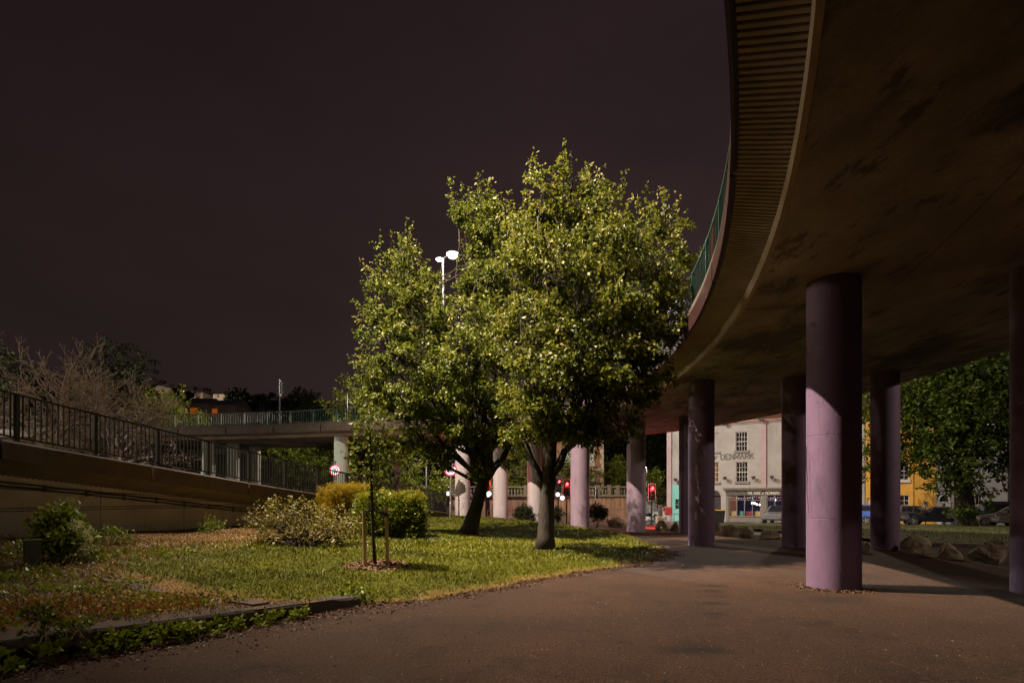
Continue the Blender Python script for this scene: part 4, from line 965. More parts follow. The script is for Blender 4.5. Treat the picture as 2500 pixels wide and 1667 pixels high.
# straw fringe along the path edge
# bed plants
def bed_pts(n, f):
    x = rng.uniform(-13, -2.3, n); y = rng.uniform(4.5, 15, n)
    ok = [i for i in range(n) if lawn_xl(y[i]) < x[i] < lawn_xr(y[i]) - .78 and random.random() < f(x[i], y[i])]
    return x[ok], y[ok]
def bedw(x, y): return zone(x, y)[2]
def ground_cover(name, n, f, sz, hgt, m, per):
    x, y = bed_pts(n, f); z = lawn_z(x, y) + .02; k = len(x)
    C = np.repeat(np.stack([x, y, z], 1), per, 0); q = len(C); hs = np.repeat(rng.uniform(.4, 1, k), per) * hgt
    D = rng.normal(size=(q, 3)) * [1, 1, .3] + [0, 0, .7]
    C = C + unit(D) * (hs * rng.random(q))[:, None] + rng.normal(size=(q, 3)) * [.05, .05, 0.01]
    V, Q = leaf_geo(C, D, sz * rng.uniform(.5, 1.3, q), .36, .12); link(name, np_mesh(name, V, Q, m), kind='stuff')
def red_f(x, y): return bedw(x, y) * float(smooth(3.4, 1.2, (lawn_xr(y) - x) - .2 + nz2(x, y, .9) * 1.2)) * (1 if x < -4.2 else .25)
def green_f(x, y): return bedw(x, y) * float(smooth(-.15, .25, nz2(x + 7, y, .75)))
def straw_f(x, y): return bedw(x, y) * .8
ground_cover('red_ground_cover', 8000, red_f, .055, .13, LEAF_R, 12)
ground_cover('weed_cover', 2200, green_f, .075, .17, LEAF_N, 10)
ground_cover('yellow_weed_cover', 3200, straw_f, .06, .14, leafmat('yellowing_weed_leaf', [(.15, .12, .012), (.30, .22, .03), (.36, .25, .07)], .6, .2), 9)
# thin dry stalks in the bed
x, y = bed_pts(900, lambda a, b: bedw(a, b)); B = np.stack([x, y, lawn_z(x, y)], 1); D = rng.normal(size=B.shape) * [.5, .5, .1] + [0, 0, .8]
Tt = B + unit(D) * rng.uniform(.12, .42, (len(x), 1)); V, Q = seg_geo(B, Tt, np.full(len(x), .005), np.full(len(x), .003), 3)
link('dry_stalks', np_mesh('dry_stalks', V, Q, M_BARKL), kind='stuff')
# grass along the foot of the wall and small weeds by it
for u, v, lab, n, h, m in ((513, 1300, 'small leafy weed at the foot of the concrete wall', 46, .40, LEAF_N), (270, 1330, 'low green weed tuft left of the small flower stalk', 40, .34, LEAF_N), (860, 1470, 'scrappy weed beside the end of the low wall', 16, .11, LEAF_N)):
    q = G(u, v); c = [(tuple(q + Vector((random.uniform(-.9, .9) * h, random.uniform(-.12, .12), random.uniform(.03, h)))), .12, .8) for _ in range(7)]
    clump('weed', lab, 'weed', q, c, 420, .07, m, 8, M_STAKE, r=.006)
# verge grass
n = 26000; x = rng.uniform(14, 40, n); y = rng.uniform(15, 38, n); ok = (y > [verge_y0(a) + .05 for a in x]) & (y < 41 - (x - 25) * .45); x = x[ok]; y = y[ok]; z = ground_z(x, y) + .12
h = rng.uniform(.03, .07, len(x)); a = rng.uniform(0, 2 * PI, len(x)); R = np.stack([np.cos(a), np.sin(a), 0 * a], 1) * .012; B = np.stack([x, y, z], 1); T = B + np.stack([rng.normal(size=len(x)) * .4 * h, rng.normal(size=len(x)) * .4 * h, h], 1)
V = np.stack([B - R, B + R, T], 1).reshape(-1, 3); cc = np.concatenate([np.array([[.040, .042, .006]]) * rng.uniform(.5, 1.5, (len(x), 1)), np.ones((len(x), 1))], 1)
link('verge_blades', np_mesh('verge_blades', V, np.arange(len(V)).reshape(-1, 3), tintmat('grass_blade', .45), False, np.repeat(cc, 3, 0)), kind='stuff')
# ------------------------------------------------------------------ the pub and the houses beside it
O = Vector((16.0, 59.0, 0)); AX = Vector((.845, -.535, 0)).normalized(); NRM = Vector((-.535, -.845, 0)).normalized()
FM = Matrix(((AX.x, -NRM.x, 0, O.x), (AX.y, -NRM.y, 0, O.y), (0, 0, 1, 0), (0, 0, 0, 1)))   # local (s along, depth in, z)
def su(u):
    t = (u - U0) / F; return (59 * t - 16) / (AX.x - AX.y * t)
def sY(s): return O.y + AX.y * s
def sz(s, v): return PZ(v, sY(s))
def fpt(u, v): s = su(u); return s, sz(s, v)
ZB = -.95
def house(name, label, u0, u1, loc_label_cat='house'):
    s = su(u0); b = O + AX * s; return thing(name, label, loc_label_cat, (b.x, b.y, ZB))
class FB(MB):
    """boxes in facade coordinates: s along, d outward (+ towards the camera), z"""
    def fb(self, s0, s1, d0, d1, z0, z1, mi=0): return self.span((s0, -d0, z0), (s1, -d1, z1), FM, mi)
def wall_with_holes(name, s0, s1, z0, z1, holes, m, parent, th=.3, d=0.0):
    """a wall built of blocks round its window openings"""
    ss = sorted({s0, s1, *[h[0] for h in holes], *[h[1] for h in holes]}); zs = sorted({z0, z1, *[h[2] for h in holes], *[h[3] for h in holes]})
    V = []; Fc = []; ix = {}
    def vi(a, b, c):
        k = (round(a, 4), round(b, 4), round(c, 4))
        if k not in ix: ix[k] = len(V); V.append(tuple(FM @ Vector((a, -c, b))))
        return ix[k]
    solid = {}
    for i in range(len(ss) - 1):
        for j in range(len(zs) - 1):
            cs, cz = (ss[i] + ss[i + 1]) / 2, (zs[j] + zs[j + 1]) / 2
            solid[i, j] = not any(h[0] < cs < h[1] and h[2] < cz < h[3] for h in holes)
    for (i, j), q in solid.items():
        if not q: continue
        a, b, c, e = ss[i], ss[i + 1], zs[j], zs[j + 1]
        Fc.append((vi(a, c, d), vi(b, c, d), vi(b, e, d), vi(a, e, d)))
        Fc.append((vi(a, c, d - th), vi(a, e, d - th), vi(b, e, d - th), vi(b, c, d - th)))
        for di, dj, p, r in ((-1, 0, (a, c), (a, e)), (1, 0, (b, c), (b, e)), (0, -1, (a, c), (b, c)), (0, 1, (a, e), (b, e))):
            if not solid.get((i + di, j + dj), False): Fc.append((vi(*p, d), vi(*r, d), vi(*r, d - th), vi(*p, d - th)))
    return MB().add(V, Fc).build(name, m, parent, w=True)
M_DARKROOM = mat('dark_room_interior', (.03, .025, .02), .9, .3, 2)
M_CURT = mat('net_curtain', (.30, .25, .20), .9, .25, 3, stretch=(6, 6, .3))
def sash(s0, s1, z0, z1, nx_, nz_, parent, fm=M_FRAME, depth=-.14, curtain=False, name='window', lit=None):
    w = bpy.data.objects.new(name, None); COL.objects.link(w); w.parent = parent; c = (FM @ Vector(((s0 + s1) / 2, 0, z0))); w.location = c - wpos(parent)
    f = FB(); fw = .055
    f.fb(s0, s0 + fw, depth - .05, depth + .03, z0, z1); f.fb(s1 - fw, s1, depth - .05, depth + .03, z0, z1)
    f.fb(s0 + fw, s1 - fw, depth - .05, depth + .03, z0, z0 + fw); f.fb(s0 + fw, s1 - fw, depth - .05, depth + .03, z1 - fw, z1)
    for i in range(1, nx_):
        x = lerp(s0 + fw, s1 - fw, i / nx_); f.fb(x - .014, x + .014, depth - .03, depth + .012, z0 + fw, z1 - fw)
    for j in range(1, nz_):
        z = lerp(z0 + fw, z1 - fw, j / nz_); t = .03 if nz_ > 2 and j == nz_ // 2 else .014; f.fb(s0 + fw, s1 - fw, depth - .028, depth + .010 + (.012 if t > .02 else 0), z - t, z + t)
    f.build('frame', fm, w, w=True)
    for i in range(nx_):
        for j in range(nz_):
            g = FB(); x0 = lerp(s0 + fw, s1 - fw, i / nx_); x1 = lerp(s0 + fw, s1 - fw, (i + 1) / nx_); a = lerp(z0 + fw, z1 - fw, j / nz_); b = lerp(z0 + fw, z1 - fw, (j + 1) / nz_)
            g.fb(x0 + .012, x1 - .012, depth - .022, depth - .012, a + .012, b - .012); g.build('pane', lit or M_GLASS, w, w=True)
    if curtain:
        g = FB(); g.fb(s0 + fw, s0 + (s1 - s0) * .5, depth - .16, depth - .14, z0, z1); g.build('curtain', M_CURT, w, w=True)
    g = FB(); g.fb(s0 - .05, s1 + .05, depth - .5, depth - .46, z0 - .05, z1 + .05); g.build('room_back', M_DARKROOM, w, w=True)
    return w
def sill(u0, u1, v0, v1, parent, m=M_GREYSH, d=.14):
    s0, s1 = su(u0), su(u1); f = FB(); f.fb(s0, s1, -.1, d, sz(s0, v1), sz(s0, v0)); return f.build('sill', m, parent, w=True)

pub = house('pub_building', 'white three storey pub with DENMARK lettering and a grey shopfront', 1629, 2112, 'pub')
pl0, pl1 = su(1629), su(2111); ZT = sz(su(1766), 1034)
win = {'uu': (1796, 1825, 1056, 1100), 'lu': (1797, 1826, 1128, 1176), 'ul': (1712, 1727, 1061, 1105), 'll': (1726, 1755, 1129, 1176)}
def rect(r): s0, s1 = su(r[0]), su(r[1]); return (s0, s1, sz(s0, r[3]), sz(s0, r[2]))
R_uu = rect((1796, 1825, 1055, 1101)); R_lu = rect((1797, 1826, 1128, 1176)); R_ll = rect((1726, 1755, 1129, 1177)); R_ul = rect((1724, 1753, 1060, 1104))
R_door = rect((1733, 1760, 1208, 1280)); R_shop = (su(1774), su(2040), ZB - .3, sz(su(1774), 1197)); R_teal = rect((1648, 1662, 1218, 1243))
R_r1 = rect((1925, 1954, 1046, 1094)); R_r2 = rect((1925, 1954, 1124, 1174))
wall_with_holes('wall', pl0, pl1, ZB - .3, ZT, [R_uu, R_lu, R_ll, R_door, R_shop, R_teal, R_r1, R_r2], M_WHITEP, pub)
sash(*R_uu, 4, 4, pub); sash(*R_lu, 4, 4, pub, curtain=True); sash(*R_ll, 4, 4, pub, lit=mat('warm_glass', (.16, .085, .035), .08, .3, 2)); sash(*R_r1, 4, 4, pub); sash(*R_r2, 4, 4, pub)
sash(*R_teal, 2, 2, pub, fm=M_TEALP)
sill(1793, 1829, 1100, 1106, pub); sill(1794, 1830, 1175, 1181, pub); sill(1722, 1759, 1177, 1182, pub); sill(1722, 1759, 1104, 1108, pub)
# blind upper window on the left
f = FB(); f.fb(R_ul[0], R_ul[1], .0, .05, R_ul[3], R_ul[3] + .12); f.build('window_head', M_GREYSH, pub, w=True)
for u0, u1, v0, v1 in ((1629, 1640, 1042, 1290), (1859, 1871, 1036, 1192)):
    s0, s1 = su(u0), su(u1); f = FB(); f.fb(s0, s1, 0, .16, sz(s0, v1), ZT - .02); f.build('pilaster', M_LILACP, pub, w=True)
s0, s1 = su(1641), su(1676); f = FB(); zt_ = sz(s0, 1184)
f.fb(s0, R_teal[0], 0, .012, ZB - .2, zt_); f.fb(R_teal[1], s1, 0, .012, ZB - .2, zt_); f.fb(R_teal[0], R_teal[1], 0, .012, ZB - .2, R_teal[2]); f.fb(R_teal[0], R_teal[1], 0, .012, R_teal[3], zt_)
f.build('painted_plinth', M_TEALP, pub, w=True)
f = FB(); f.fb(pl0 - .15, pl1, -.32, .22, ZT, ZT + .16); f.fb(pl0 - .15, pl1, -.32, .10, ZT - .16, ZT - .02); f.build('parapet_coping', mat('pinkish_coping_stone', (.36, .25, .22), .8, .2, 2), pub, w=True)
# side wall, roof and back
f = FB(); f.fb(pl0, pl0 + .3, -9, -.31, ZB - .3, ZT); f.fb(pl1 - .3, pl1, -9, -.31, ZB - .3, ZT); f.build('side_wall', M_WHITEP, pub, w=True)
f = FB(); f.fb(pl0, pl1, -9, -.33, ZT - .5, ZT - .3); f.build('roof', M_ROOF, pub, w=True)
for uc in (1748, 1812, 2010):
    s0 = su(uc); c = bpy.data.objects.new('chimney', None); COL.objects.link(c); c.parent = pub; c.location = (FM @ Vector((s0, 4.5, ZT))) - wpos(pub)
    f = FB(); f.fb(s0 - .8, s0 + .8, -5, -4, ZT - .4, ZT + 1.5); f.build('stack', M_BRICK, c, w=True)
    for q in (-.5, 0, .5):
        g = MB(); p = FM @ Vector((s0 + q, 4.5, ZT + 1.5)); g.lathe(p, [(.13, 0), (.11, .45), (.14, .5)], 10); g.build('chimney_pot', M_BRICK, c, w=True)
# arched doorway
dd = bpy.data.objects.new('doorway', None); COL.objects.link(dd); dd.parent = pub; sc_ = (R_door[0] + R_door[1]) / 2; dd.location = (FM @ Vector((sc_, 0, ZB))) - wpos(pub)
f = FB(); f.fb(R_door[0], R_door[1], -.25, -.2, ZB - .3, R_door[3]); f.build('door_leaf', M_BLACK, dd, w=True)
a = [(sc_ + (R_door[1] - R_door[0]) / 2 * math.cos(w) * 1.0, R_door[3] - .05 + .55 * math.sin(w)) for w in np.linspace(0, PI, 13)]
g = MB(); g.prism([(p, q) for p, q in a], .0, -.035, 'y', FM); g.build('fanlight', M_BLACK, dd, w=True)
g = MB(); g.stroke(a, .09, -.05, 0.0, FM); g.build('arch', M_WHITEP, dd, w=True)
# lettering: little strokes with slab serifs
GL = {'D': [[(0, 0), (0, 1)], [(0, 1), (.35, 1), (.58, .82), (.64, .5), (.58, .18), (.35, 0), (0, 0)]], 'E': [[(0, 0), (0, 1)], [(0, 1), (.56, 1), (.56, .86)], [(0, .5), (.4, .5)], [(0, 0), (.58, 0), (.58, .14)]],
      'N': [[(0, 0), (0, 1)], [(0, 1), (.62, 0)], [(.62, 0), (.62, 1)]], 'M': [[(0, 0), (0, 1)], [(0, 1), (.38, .25)], [(.38, .25), (.76, 1)], [(.76, 1), (.76, 0)]], 'A': [[(0, 0), (.33, 1)], [(.33, 1), (.66, 0)], [(.14, .34), (.52, .34)]],
      'R': [[(0, 0), (0, 1)], [(0, 1), (.38, 1), (.56, .88), (.56, .64), (.38, .52), (0, .52)], [(.3, .52), (.62, 0)]], 'K': [[(0, 0), (0, 1)], [(0, .4), (.58, 1)], [(.2, .58), (.64, 0)]], 'T': [[(.31, 0), (.31, 1)], [(0, .86), (0, 1), (.62, 1), (.62, .86)]],
      'H': [[(0, 0), (0, 1)], [(.6, 0), (.6, 1)], [(0, .5), (.6, .5)]], 'O': [[(.33 + .32 * math.cos(w), .5 + .5 * math.sin(w)) for w in np.linspace(0, 2 * PI, 17)]], 'S': [[(.54, .82), (.4, 1), (.15, 1), (.02, .8), (.12, .58), (.44, .44), (.54, .22), (.4, 0), (.14, 0), (0, .16)]], 'F': [[(0, 0), (0, 1)], [(0, 1), (.56, 1), (.56, .84)], [(0, .52), (.4, .52)]],
      '3': [[(.04, .84), (.18, .98), (.42, .98), (.55, .82), (.5, .62), (.28, .53)], [(.28, .53), (.52, .44), (.6, .25), (.48, .05), (.2, 0), (.02, .16)]], '0': [[(.31 + .28 * math.cos(w), .5 + .49 * math.sin(w)) for w in np.linspace(0, 2 * PI, 17)]]}
SERIF = {'D': [(0, 0), (0, 1)], 'E': [(0, 0), (0, 1)], 'N': [(0, 0), (0, 1), (.62, 1)], 'M': [(0, 0), (0, 1), (.76, 0), (.76, 1)], 'A': [(0, 0), (.66, 0)], 'R': [(0, 0), (0, 1), (.62, 0)], 'K': [(0, 0), (0, 1), (.58, 1), (.64, 0)], 'T': [(.31, 0)], 'H': [(0, 0), (0, 1), (.6, 0), (.6, 1)], 'F': [(0, 0), (0, 1)]}
def letter(ch, s, z, h, d, mat_, parent, wt=.23, serif=True, M=FM, th=.045, wid=1.0):
    g = MB(); w = wt * h
    for st in GL[ch]: g.stroke([(s + p[0] * h * wid, z + p[1] * h) for p in st], w, -d - th, -d, M)
    if serif:
        for p in SERIF.get(ch, []): g.stroke([(s + (p[0] - .13) * h * wid, z + (p[1] + (.03 if p[1] < .5 else -.03)) * h), (s + (p[0] + .13) * h * wid, z + (p[1] + (.03 if p[1] < .5 else -.03)) * h)], w * .5, -d - th - .003, -d, M)
    return g.build('letter', mat_, parent, w=True)
# the facade words as in the photograph: THE ROSE oF DENMARK (its first half is hidden by a pillar)
zL = sz(su(1760), 1121.5); hL = sz(su(1760), 1109) - zL
for ch, u in zip('DENMARK', (1760, 1771.5, 1782.5, 1793.5, 1807, 1819.5, 1831)): letter(ch, su(u), zL, hL, 0, M_LETTER, pub)
for ch, u, k in zip('THEROSEOF', (1664, 1674, 1684, 1699, 1709, 1719, 1729, 1740, 1747), (1, 1, 1, 1, 1, 1, 1, .6, .6)): letter(ch, su(u), zL + .06 * (k < 1), hL * k, 0, M_LETTER, pub)
# shopfront
shop = bpy.data.objects.new('shopfront', None); COL.objects.link(shop); shop.parent = pub; shop.location = (FM @ Vector((su(1770), 0, ZB))) - wpos(pub)
sa, sb = su(1773), su(2041); zc = sz(su(1800), 1190)
f = FB(); f.fb(sa - .25, sb + .25, 0.0, .5, zc - .16, zc); f.fb(sa - .12, sb + .12, .0, .34, zc - .30, zc - .162); f.build('cornice', M_GREYSH, shop, w=True)
f = FB(); f.fb(sa, sb, .0, .16, zc - .75, zc - .302); f.build('fascia_board', mat('dark_grey_fascia_paint', (.085, .078, .068), .6, .2, 3), shop, w=True)
zf = zc - .66
for i, (ch, u) in enumerate(zip('THEROSEOFDENMARK', (1826, 1830.5, 1835, 1842, 1846.5, 1851, 1855, 1861, 1864, 1870, 1875, 1880, 1885, 1890, 1895, 1900))):
    k = .62 if i in (7, 8) else 1; letter(ch, su(u), zf, .27 * k, .16, M_LETTERW, shop, wt=.2, th=.02, wid=.72)
zs0, zs1 = sz(su(1780), 1258), sz(su(1780), 1208)
bays = [(1779, 1858), (1872, 1950), (1962, 2038)]
f = FB()
edges = [sa] + [su(q) for b in bays for q in b] + [sb]
for i in range(0, len(edges), 2):
    f = FB(); f.fb(edges[i], edges[i + 1], -.02, .14, ZB - .25, zc - .752); f.build('pier', M_GREYSH, shop, w=True)
M_SHOPG = glassmat('shop_glass', (.015, .015, .03), .03)
M_INT = mat('pub_interior_wall', (.05, .045, .10), .8, .5, 1.5)
for bi, (ua, ub) in enumerate(bays):
    a, b = su(ua), su(ub); w = bpy.data.objects.new('shop_window', None); COL.objects.link(w); w.parent = shop; w.location = Vector((0, 0, 0))
    f = FB(); f.fb(a, b, -.04, .18, zs0 - .09, zs0); f.fb(a, b, -.02, .10, ZB - .25, zs0 - .092)
    f.fb(a + .08, a + (b - a) * .3, .10, .125, ZB + .15, zs0 - .25); f.fb(a + (b - a) * .36, a + (b - a) * .62, .10, .125, ZB + .15, zs0 - .25); f.fb(a + (b - a) * .67, b - .08, .10, .125, ZB + .15, zs0 - .25)
    f.build('stall_riser', M_GREYSH, w, w=True)
    f = FB(); zt = zs1 - .48
    for q in (0, .25, .5, .75, 1):
        x = lerp(a + .04, b - .04, q); f.fb(x - .035, x + .035, -.02, .08, zs0, zs1 + .02)
    for q in range(4):
        x0 = lerp(a + .04, b - .04, q / 4) + .036; x1 = lerp(a + .04, b - .04, (q + 1) / 4) - .036; f.fb(x0, x1, -.015, .07, zt - .03, zt + .03)
    f.build('frame', M_GREYSH, w, w=True)
# inside of the pub: back wall, a bar shelf with lit bulbs, coloured chairs in the window
f = FB(); f.fb(sa + .1, sb - .1, -5.2, -5.1, ZB, zc - .8); f.fb(sa + .1, sb - .1, -5.1, -.05, ZB - .05, ZB + .02); f.fb(sa + .1, sb - .1, -5.1, -.35, zc - .80, zc - .76); f.build('interior_shell', M_INT, shop, w=True)
f = FB(); f.fb(sa + 1, sb - 2, -4.9, -4.3, ZB, ZB + 1.1); f.fb(sa + 1, sb - 2, -4.95, -4.7, ZB + 1.7, ZB + 1.75); f.fb(sa + 1, sb - 2, -4.95, -4.7, ZB + 2.15, ZB + 2.2); f.build('bar_counter', M_TIMBER, shop, w=True)
BULB = ['leftmost of the row', 'second from the left', 'third from the left', 'middle of the row', 'right of the middle one', 'highest and brightest on the right', 'last before the pier', 'alone in the right hand window', 'lowest of the row']
for i, (u, v) in enumerate(((1822, 1229), (1826, 1228.5), (1830, 1230), (1834, 1232), (1841, 1233), (1847, 1227), (1857, 1231), (1880, 1221), (1845, 1236))):
    s = su(u) + .25; z = sz(s, v) + .02; g = MB(); g.lathe(FM @ Vector((s, 1.6, z)), [(.015, .12), (.06, .06), (.075, 0), (.05, -.06), (.01, -.08)], 10)
    tag(g.build('pendant_bulb', glow('bulb_%d' % (i % 2), ((1, .95, .8), (.8, .8, 1))[i % 2], 5)), 'bright bulb hanging inside the pub window, ' + BULB[i], 'light bulb', 'bulbs glowing in the pub window')
point('pub_light', FM @ Vector((su(1850), 2.2, ZB + 2.4)), (.75, .72, 1.0), 90, .2, None)
cc = [((.40, .29, .13), 1783, 1797, 'cream'), ((.05, .26, .22), 1803, 1813, 'green'), ((.22, .025, .05), 1819, 1836, 'crimson'), ((.42, .31, .14), 1841, 1856, 'yellowish')]
for c, u0, u1, nm in cc:
    s0, s1 = su(u0) + .02, su(u1) + .02; g = FB(); zz = zs0 + .02
    g.fb(s0, s1, -.42, -.34, zz - .1, zz + .42); g.fb(s0, s1, -.80, -.42, zz - .12, zz - .04)
    for q in (s0 + .03, s1 - .03): g.fb(q - .02, q + .02, -.46, -.40, ZB, zz - .12); g.fb(q - .02, q + .02, -.79, -.74, ZB, zz - .12)
    tag(g.build('chair', mat('chair_' + nm, c, .6, .1, 4)), '%s chair back showing in the pub window' % nm, 'chair', 'chairs behind the pub window')
# bunting across the windows
bt = thing('bunting', 'string of small flags across the top of the pub windows', 'bunting', FM @ Vector((su(1780), -.2, zs1)))
g = MB(); pts = [FM @ Vector((s, -.2, zs1 - .1 - .16 * abs(math.sin((s - su(1780)) * 1.3)))) for s in np.linspace(su(1778), su(2036), 90)]; g.tube(pts, .008, 4); g.build('string', M_BLACK, bt, w=True)
cols = [(.5, .42, .36), (.35, .08, .1), (.2, .35, .4), (.5, .45, .3), (.3, .2, .3)]
for i in range(2, 88, 2):
    p = pts[i]; g = MB(); a = AX * .075; g.add([p - a, p + a, p + Vector((0, 0, -.2)), p - a + NRM * .01, p + a + NRM * .01, p + Vector((0, 0, -.2)) + NRM * .01], [(0, 1, 2), (3, 5, 4), (0, 3, 4, 1), (1, 4, 5, 2), (2, 5, 3, 0)]); g.build('flag', mat('flag_%d' % (i % 5), cols[i % 5], .8, .1, 4), bt, w=True)
# floodlights on brackets
lu = [(1773, 1166, 'over the arched door'), (1842, 1165, 'left of the lower pink pilaster'), (1887, 1164, 'right of the lower pink pilaster'), (1653, 1170, 'over the turquoise plinth'), (1771, 1034, 'on the parapet above the left windows'), (1861, 1026, 'at the top of the pink pilaster'), (1646, 1042, 'at the top left corner')]
for u, v, w in lu:
    s = su(u); z = sz(s, v); t = thing('floodlight', 'small dark wall floodlight ' + w + ' of the pub', 'floodlight', FM @ Vector((s, 0, z)), group='floodlights on the pub front')
    g = MB(); g.tube([FM @ Vector((s, 0, z)), FM @ Vector((s, -.45, z + .05))], .025, 6); g.build('bracket', M_BLACK, t, w=True)
    g = FB(); g.fb(s - .16, s + .16, .4, .72, z - .06, z + .1); g.fb(s - .12, s + .12, .5, .68, z - .2, z - .061); g.build('housing', M_BLACK, t, w=True)
# yellow house
yh_ = house('yellow_house', 'ochre yellow house with white framed windows right of the pub', 2112, 2286)
y0, y1 = su(2113), su(2286); ZTy = sz(y0, 1000)
W1 = rect((2196, 2219, 1126, 1172)); W2 = rect((2196, 2220, 1209, 1256)); W0 = rect((2128, 2150, 1126, 1172)); D0 = rect((2116, 2128, 1215, 1290))
wall_with_holes('wall', y0, y1, ZB - .3, ZTy, [W1, W2, W0, D0], M_YELLOW, yh_)
sash(*W1, 2, 4, yh_); sash(*W2, 2, 4, yh_); sash(*W0, 2, 4, yh_)
sill(2192, 2223, 1170, 1178, yh_, M_FRAME, .16); sill(2124, 2154, 1170, 1178, yh_, M_FRAME, .16); sill(2193, 2223, 1254, 1259, yh_, M_FRAME, .16)
f = FB(); f.fb(D0[0], D0[1], -.25, -.2, ZB - .3, D0[3]); f.build('door', M_FRAME, yh_, w=True)
f = FB(); f.fb(y0, y1, -9, -.33, ZTy - .5, ZTy - .3); f.fb(y0, y1, -.3, .2, ZTy + .003, ZTy + .2); f.build('roof', M_ROOF, yh_, w=True)
g = FB(); s = su(2228); g.fb(s - .05, s + .05, 0, .1, ZB, ZTy - .2); g.build('drainpipe', M_YELLOW, yh_, w=True)
# grey house
gh = house('grey_house', 'pale grey house with an arched white door behind the big verge tree', 2288, 2640)
h0, h1 = su(2287), su(2650); ZTg = sz(h0, 1000)
DA = rect((2288, 2322, 1206, 1290)); WG = rect((2382, 2398, 1206, 1232)); WG2 = rect((2362, 2380, 1128, 1160))
wall_with_holes('wall', h0, h1, ZB - .3, ZTg, [DA, WG, WG2], M_GREYW, gh)
sash(*WG, 2, 2, gh); sash(*WG2, 2, 2, gh)
f = FB(); f.fb(DA[0] + .35, DA[1] - .35, -.28, -.22, ZB - .3, DA[3] - .75); f.build('door', M_FRAME, gh, w=True)
f = FB(); f.fb(DA[0], DA[0] + .35, -.28, .05, ZB - .3, DA[3] - .7); f.fb(DA[1] - .35, DA[1], -.28, .05, ZB - .3, DA[3] - .7); f.fb(DA[0], DA[1], -.28, .08, DA[3] - .74, DA[3] - .62); f.build('door_case', M_FRAME, gh, w=True)
a = [((DA[0] + DA[1]) / 2 + (DA[1] - DA[0]) / 2 * .8 * math.cos(w), DA[3] - .62 + .6 * math.sin(w)) for w in np.linspace(0, PI, 13)]
g = MB(); g.prism(a, .15, .2, 'y', FM); g.build('fanlight', M_BLACK, gh, w=True); g = MB(); g.stroke(a, .12, -.05, .14, FM); g.build('arch', M_FRAME, gh, w=True)
f = FB(); f.fb(h0, h1, -9, -.33, ZTg - .5, ZTg - .3); f.fb(h0, h1, -.3, .2, ZTg + .003, ZTg + .2); f.build('roof', M_ROOF, gh, w=True)
g = FB(); s = su(2462); g.fb(s - .05, s + .05, 0, .1, ZB, ZTg); g.build('drainpipe', M_BLACK, gh, w=True)
sg = rect((2363, 2392, 1158, 1177)); pq = thing('wall_sign', 'white lettered signboard on the grey house beside the tree trunk', 'sign', FM @ Vector((sg[0], 0, sg[2])))
f = FB(); f.fb(sg[0], sg[1], 0.0, .05, sg[2], sg[3]); f.build('board', M_FRAME, pq, w=True)
f = FB()
for j in range(3):
    x = sg[0] + .1
    while x < sg[1] - .2:
        ww = random.uniform(.04, .09); f.fb(x, x + ww, .05, .056, sg[2] + .1 + j * .2, sg[2] + .2 + j * .2); x += ww + .03
f.build('print', M_BLACK, pq, w=True, kind='stuff')
# pavement in front of the houses, with kerb
f = FB(); 
V = []; Q = []
for i, s in enumerate(np.linspace(-1, 40, 24)):
    for d in (0.0, 2.0, 2.15):
        V.append(tuple(FM @ Vector((s, -d, ZB + (.14 if d < 2.1 else -.2)))))
Q = [(i * 3 + j, i * 3 + j + 1, i * 3 + 4 + j, i * 3 + 3 + j) for i in range(23) for j in range(2)]
link('pavement', mesh_from('pavement', V, Q, mat('paving_flags', (.16, .14, .12), .7, .3, 1.5, .2, 20)), kind='structure')
# dim brick terrace up behind the pub, lit by orange street light
tb = thing('brick_terrace', 'dim orange lit brick houses rising behind the pub roof', 'houses', (26, 92, 4))
tbm = FB(); tbm.fb(-4, 44, -40, -30, ZB, 15.2); tbm.build('wall', M_BRICK, tb, w=True)
for k in range(9):
    g = FB(); s = -2 + k * 5; g.fb(s, s + 1.1, -29.995, -29.95, 12.0, 13.8); g.build('window', M_GLASS, tb, w=True)
g = FB(); g.fb(-4.3, 44.3, -40.3, -29.6, 15.203, 15.6); g.build('roof', M_ROOF, tb, w=True)
for k in range(5):
    g = FB(); s = 2 + k * 9; g.fb(s, s + 2, -36, -34.5, 15.6, 17.6); g.build('chimney', M_BRICK, tb, w=True)
point('terrace_light', FM @ Vector((22, 22, 13)), SODIUM, 1500, .2, tb)

# red brick building seen between the pillars, stone quay wall and balustrade
def flat(u, v, Y): return P(u, v, Y)
Yb = 74
bb = thing('brick_building', 'tall red brick building with pale stone quoins between the lilac pillars', 'building', (PX(1440, Yb), Yb, -.8))
x0, x1 = PX(1352, Yb), PX(1473, Yb); zt = PZ(985, Yb)
ys = lambda m, a, b, y0, y1, z0, z1: m.span((a, y0, z0), (b, y1, z1))
wx0, wx1 = PX(1436, Yb), PX(1449, Yb)
wins = [(wx0, wx1, PZ(1196, Yb), PZ(1156, Yb)), (wx0, wx1, PZ(1134, Yb), PZ(1085, Yb)), (wx0, wx1, PZ(1065, Yb), PZ(1015, Yb)), (PX(1380, Yb), PX(1396, Yb), PZ(1196, Yb), PZ(1156, Yb)), (PX(1380, Yb), PX(1396, Yb), PZ(1134, Yb), PZ(1085, Yb))]
FM0 = FM; FM = Matrix.Translation((0, Yb, 0))
wall_with_holes('wall', x0, x1, -1.2, zt, wins, M_BRICK, bb)
for w in wins: sash(w[0], w[1], w[2], w[3], 2, 4, bb, lit=mat('lit_blind_glass', (.5, .5, .46), .3, .1, 2))
q = FB(); z = -.8; k = 0
while z < zt - .5:
    w = .42 if k % 2 else .26; q.fb(x1 - w, x1 + .04, -.2, .05, z, z + .58); z += .62; k += 1
q.build('quoin', M_STONE, bb, w=True, kind='stuff')
q = FB()
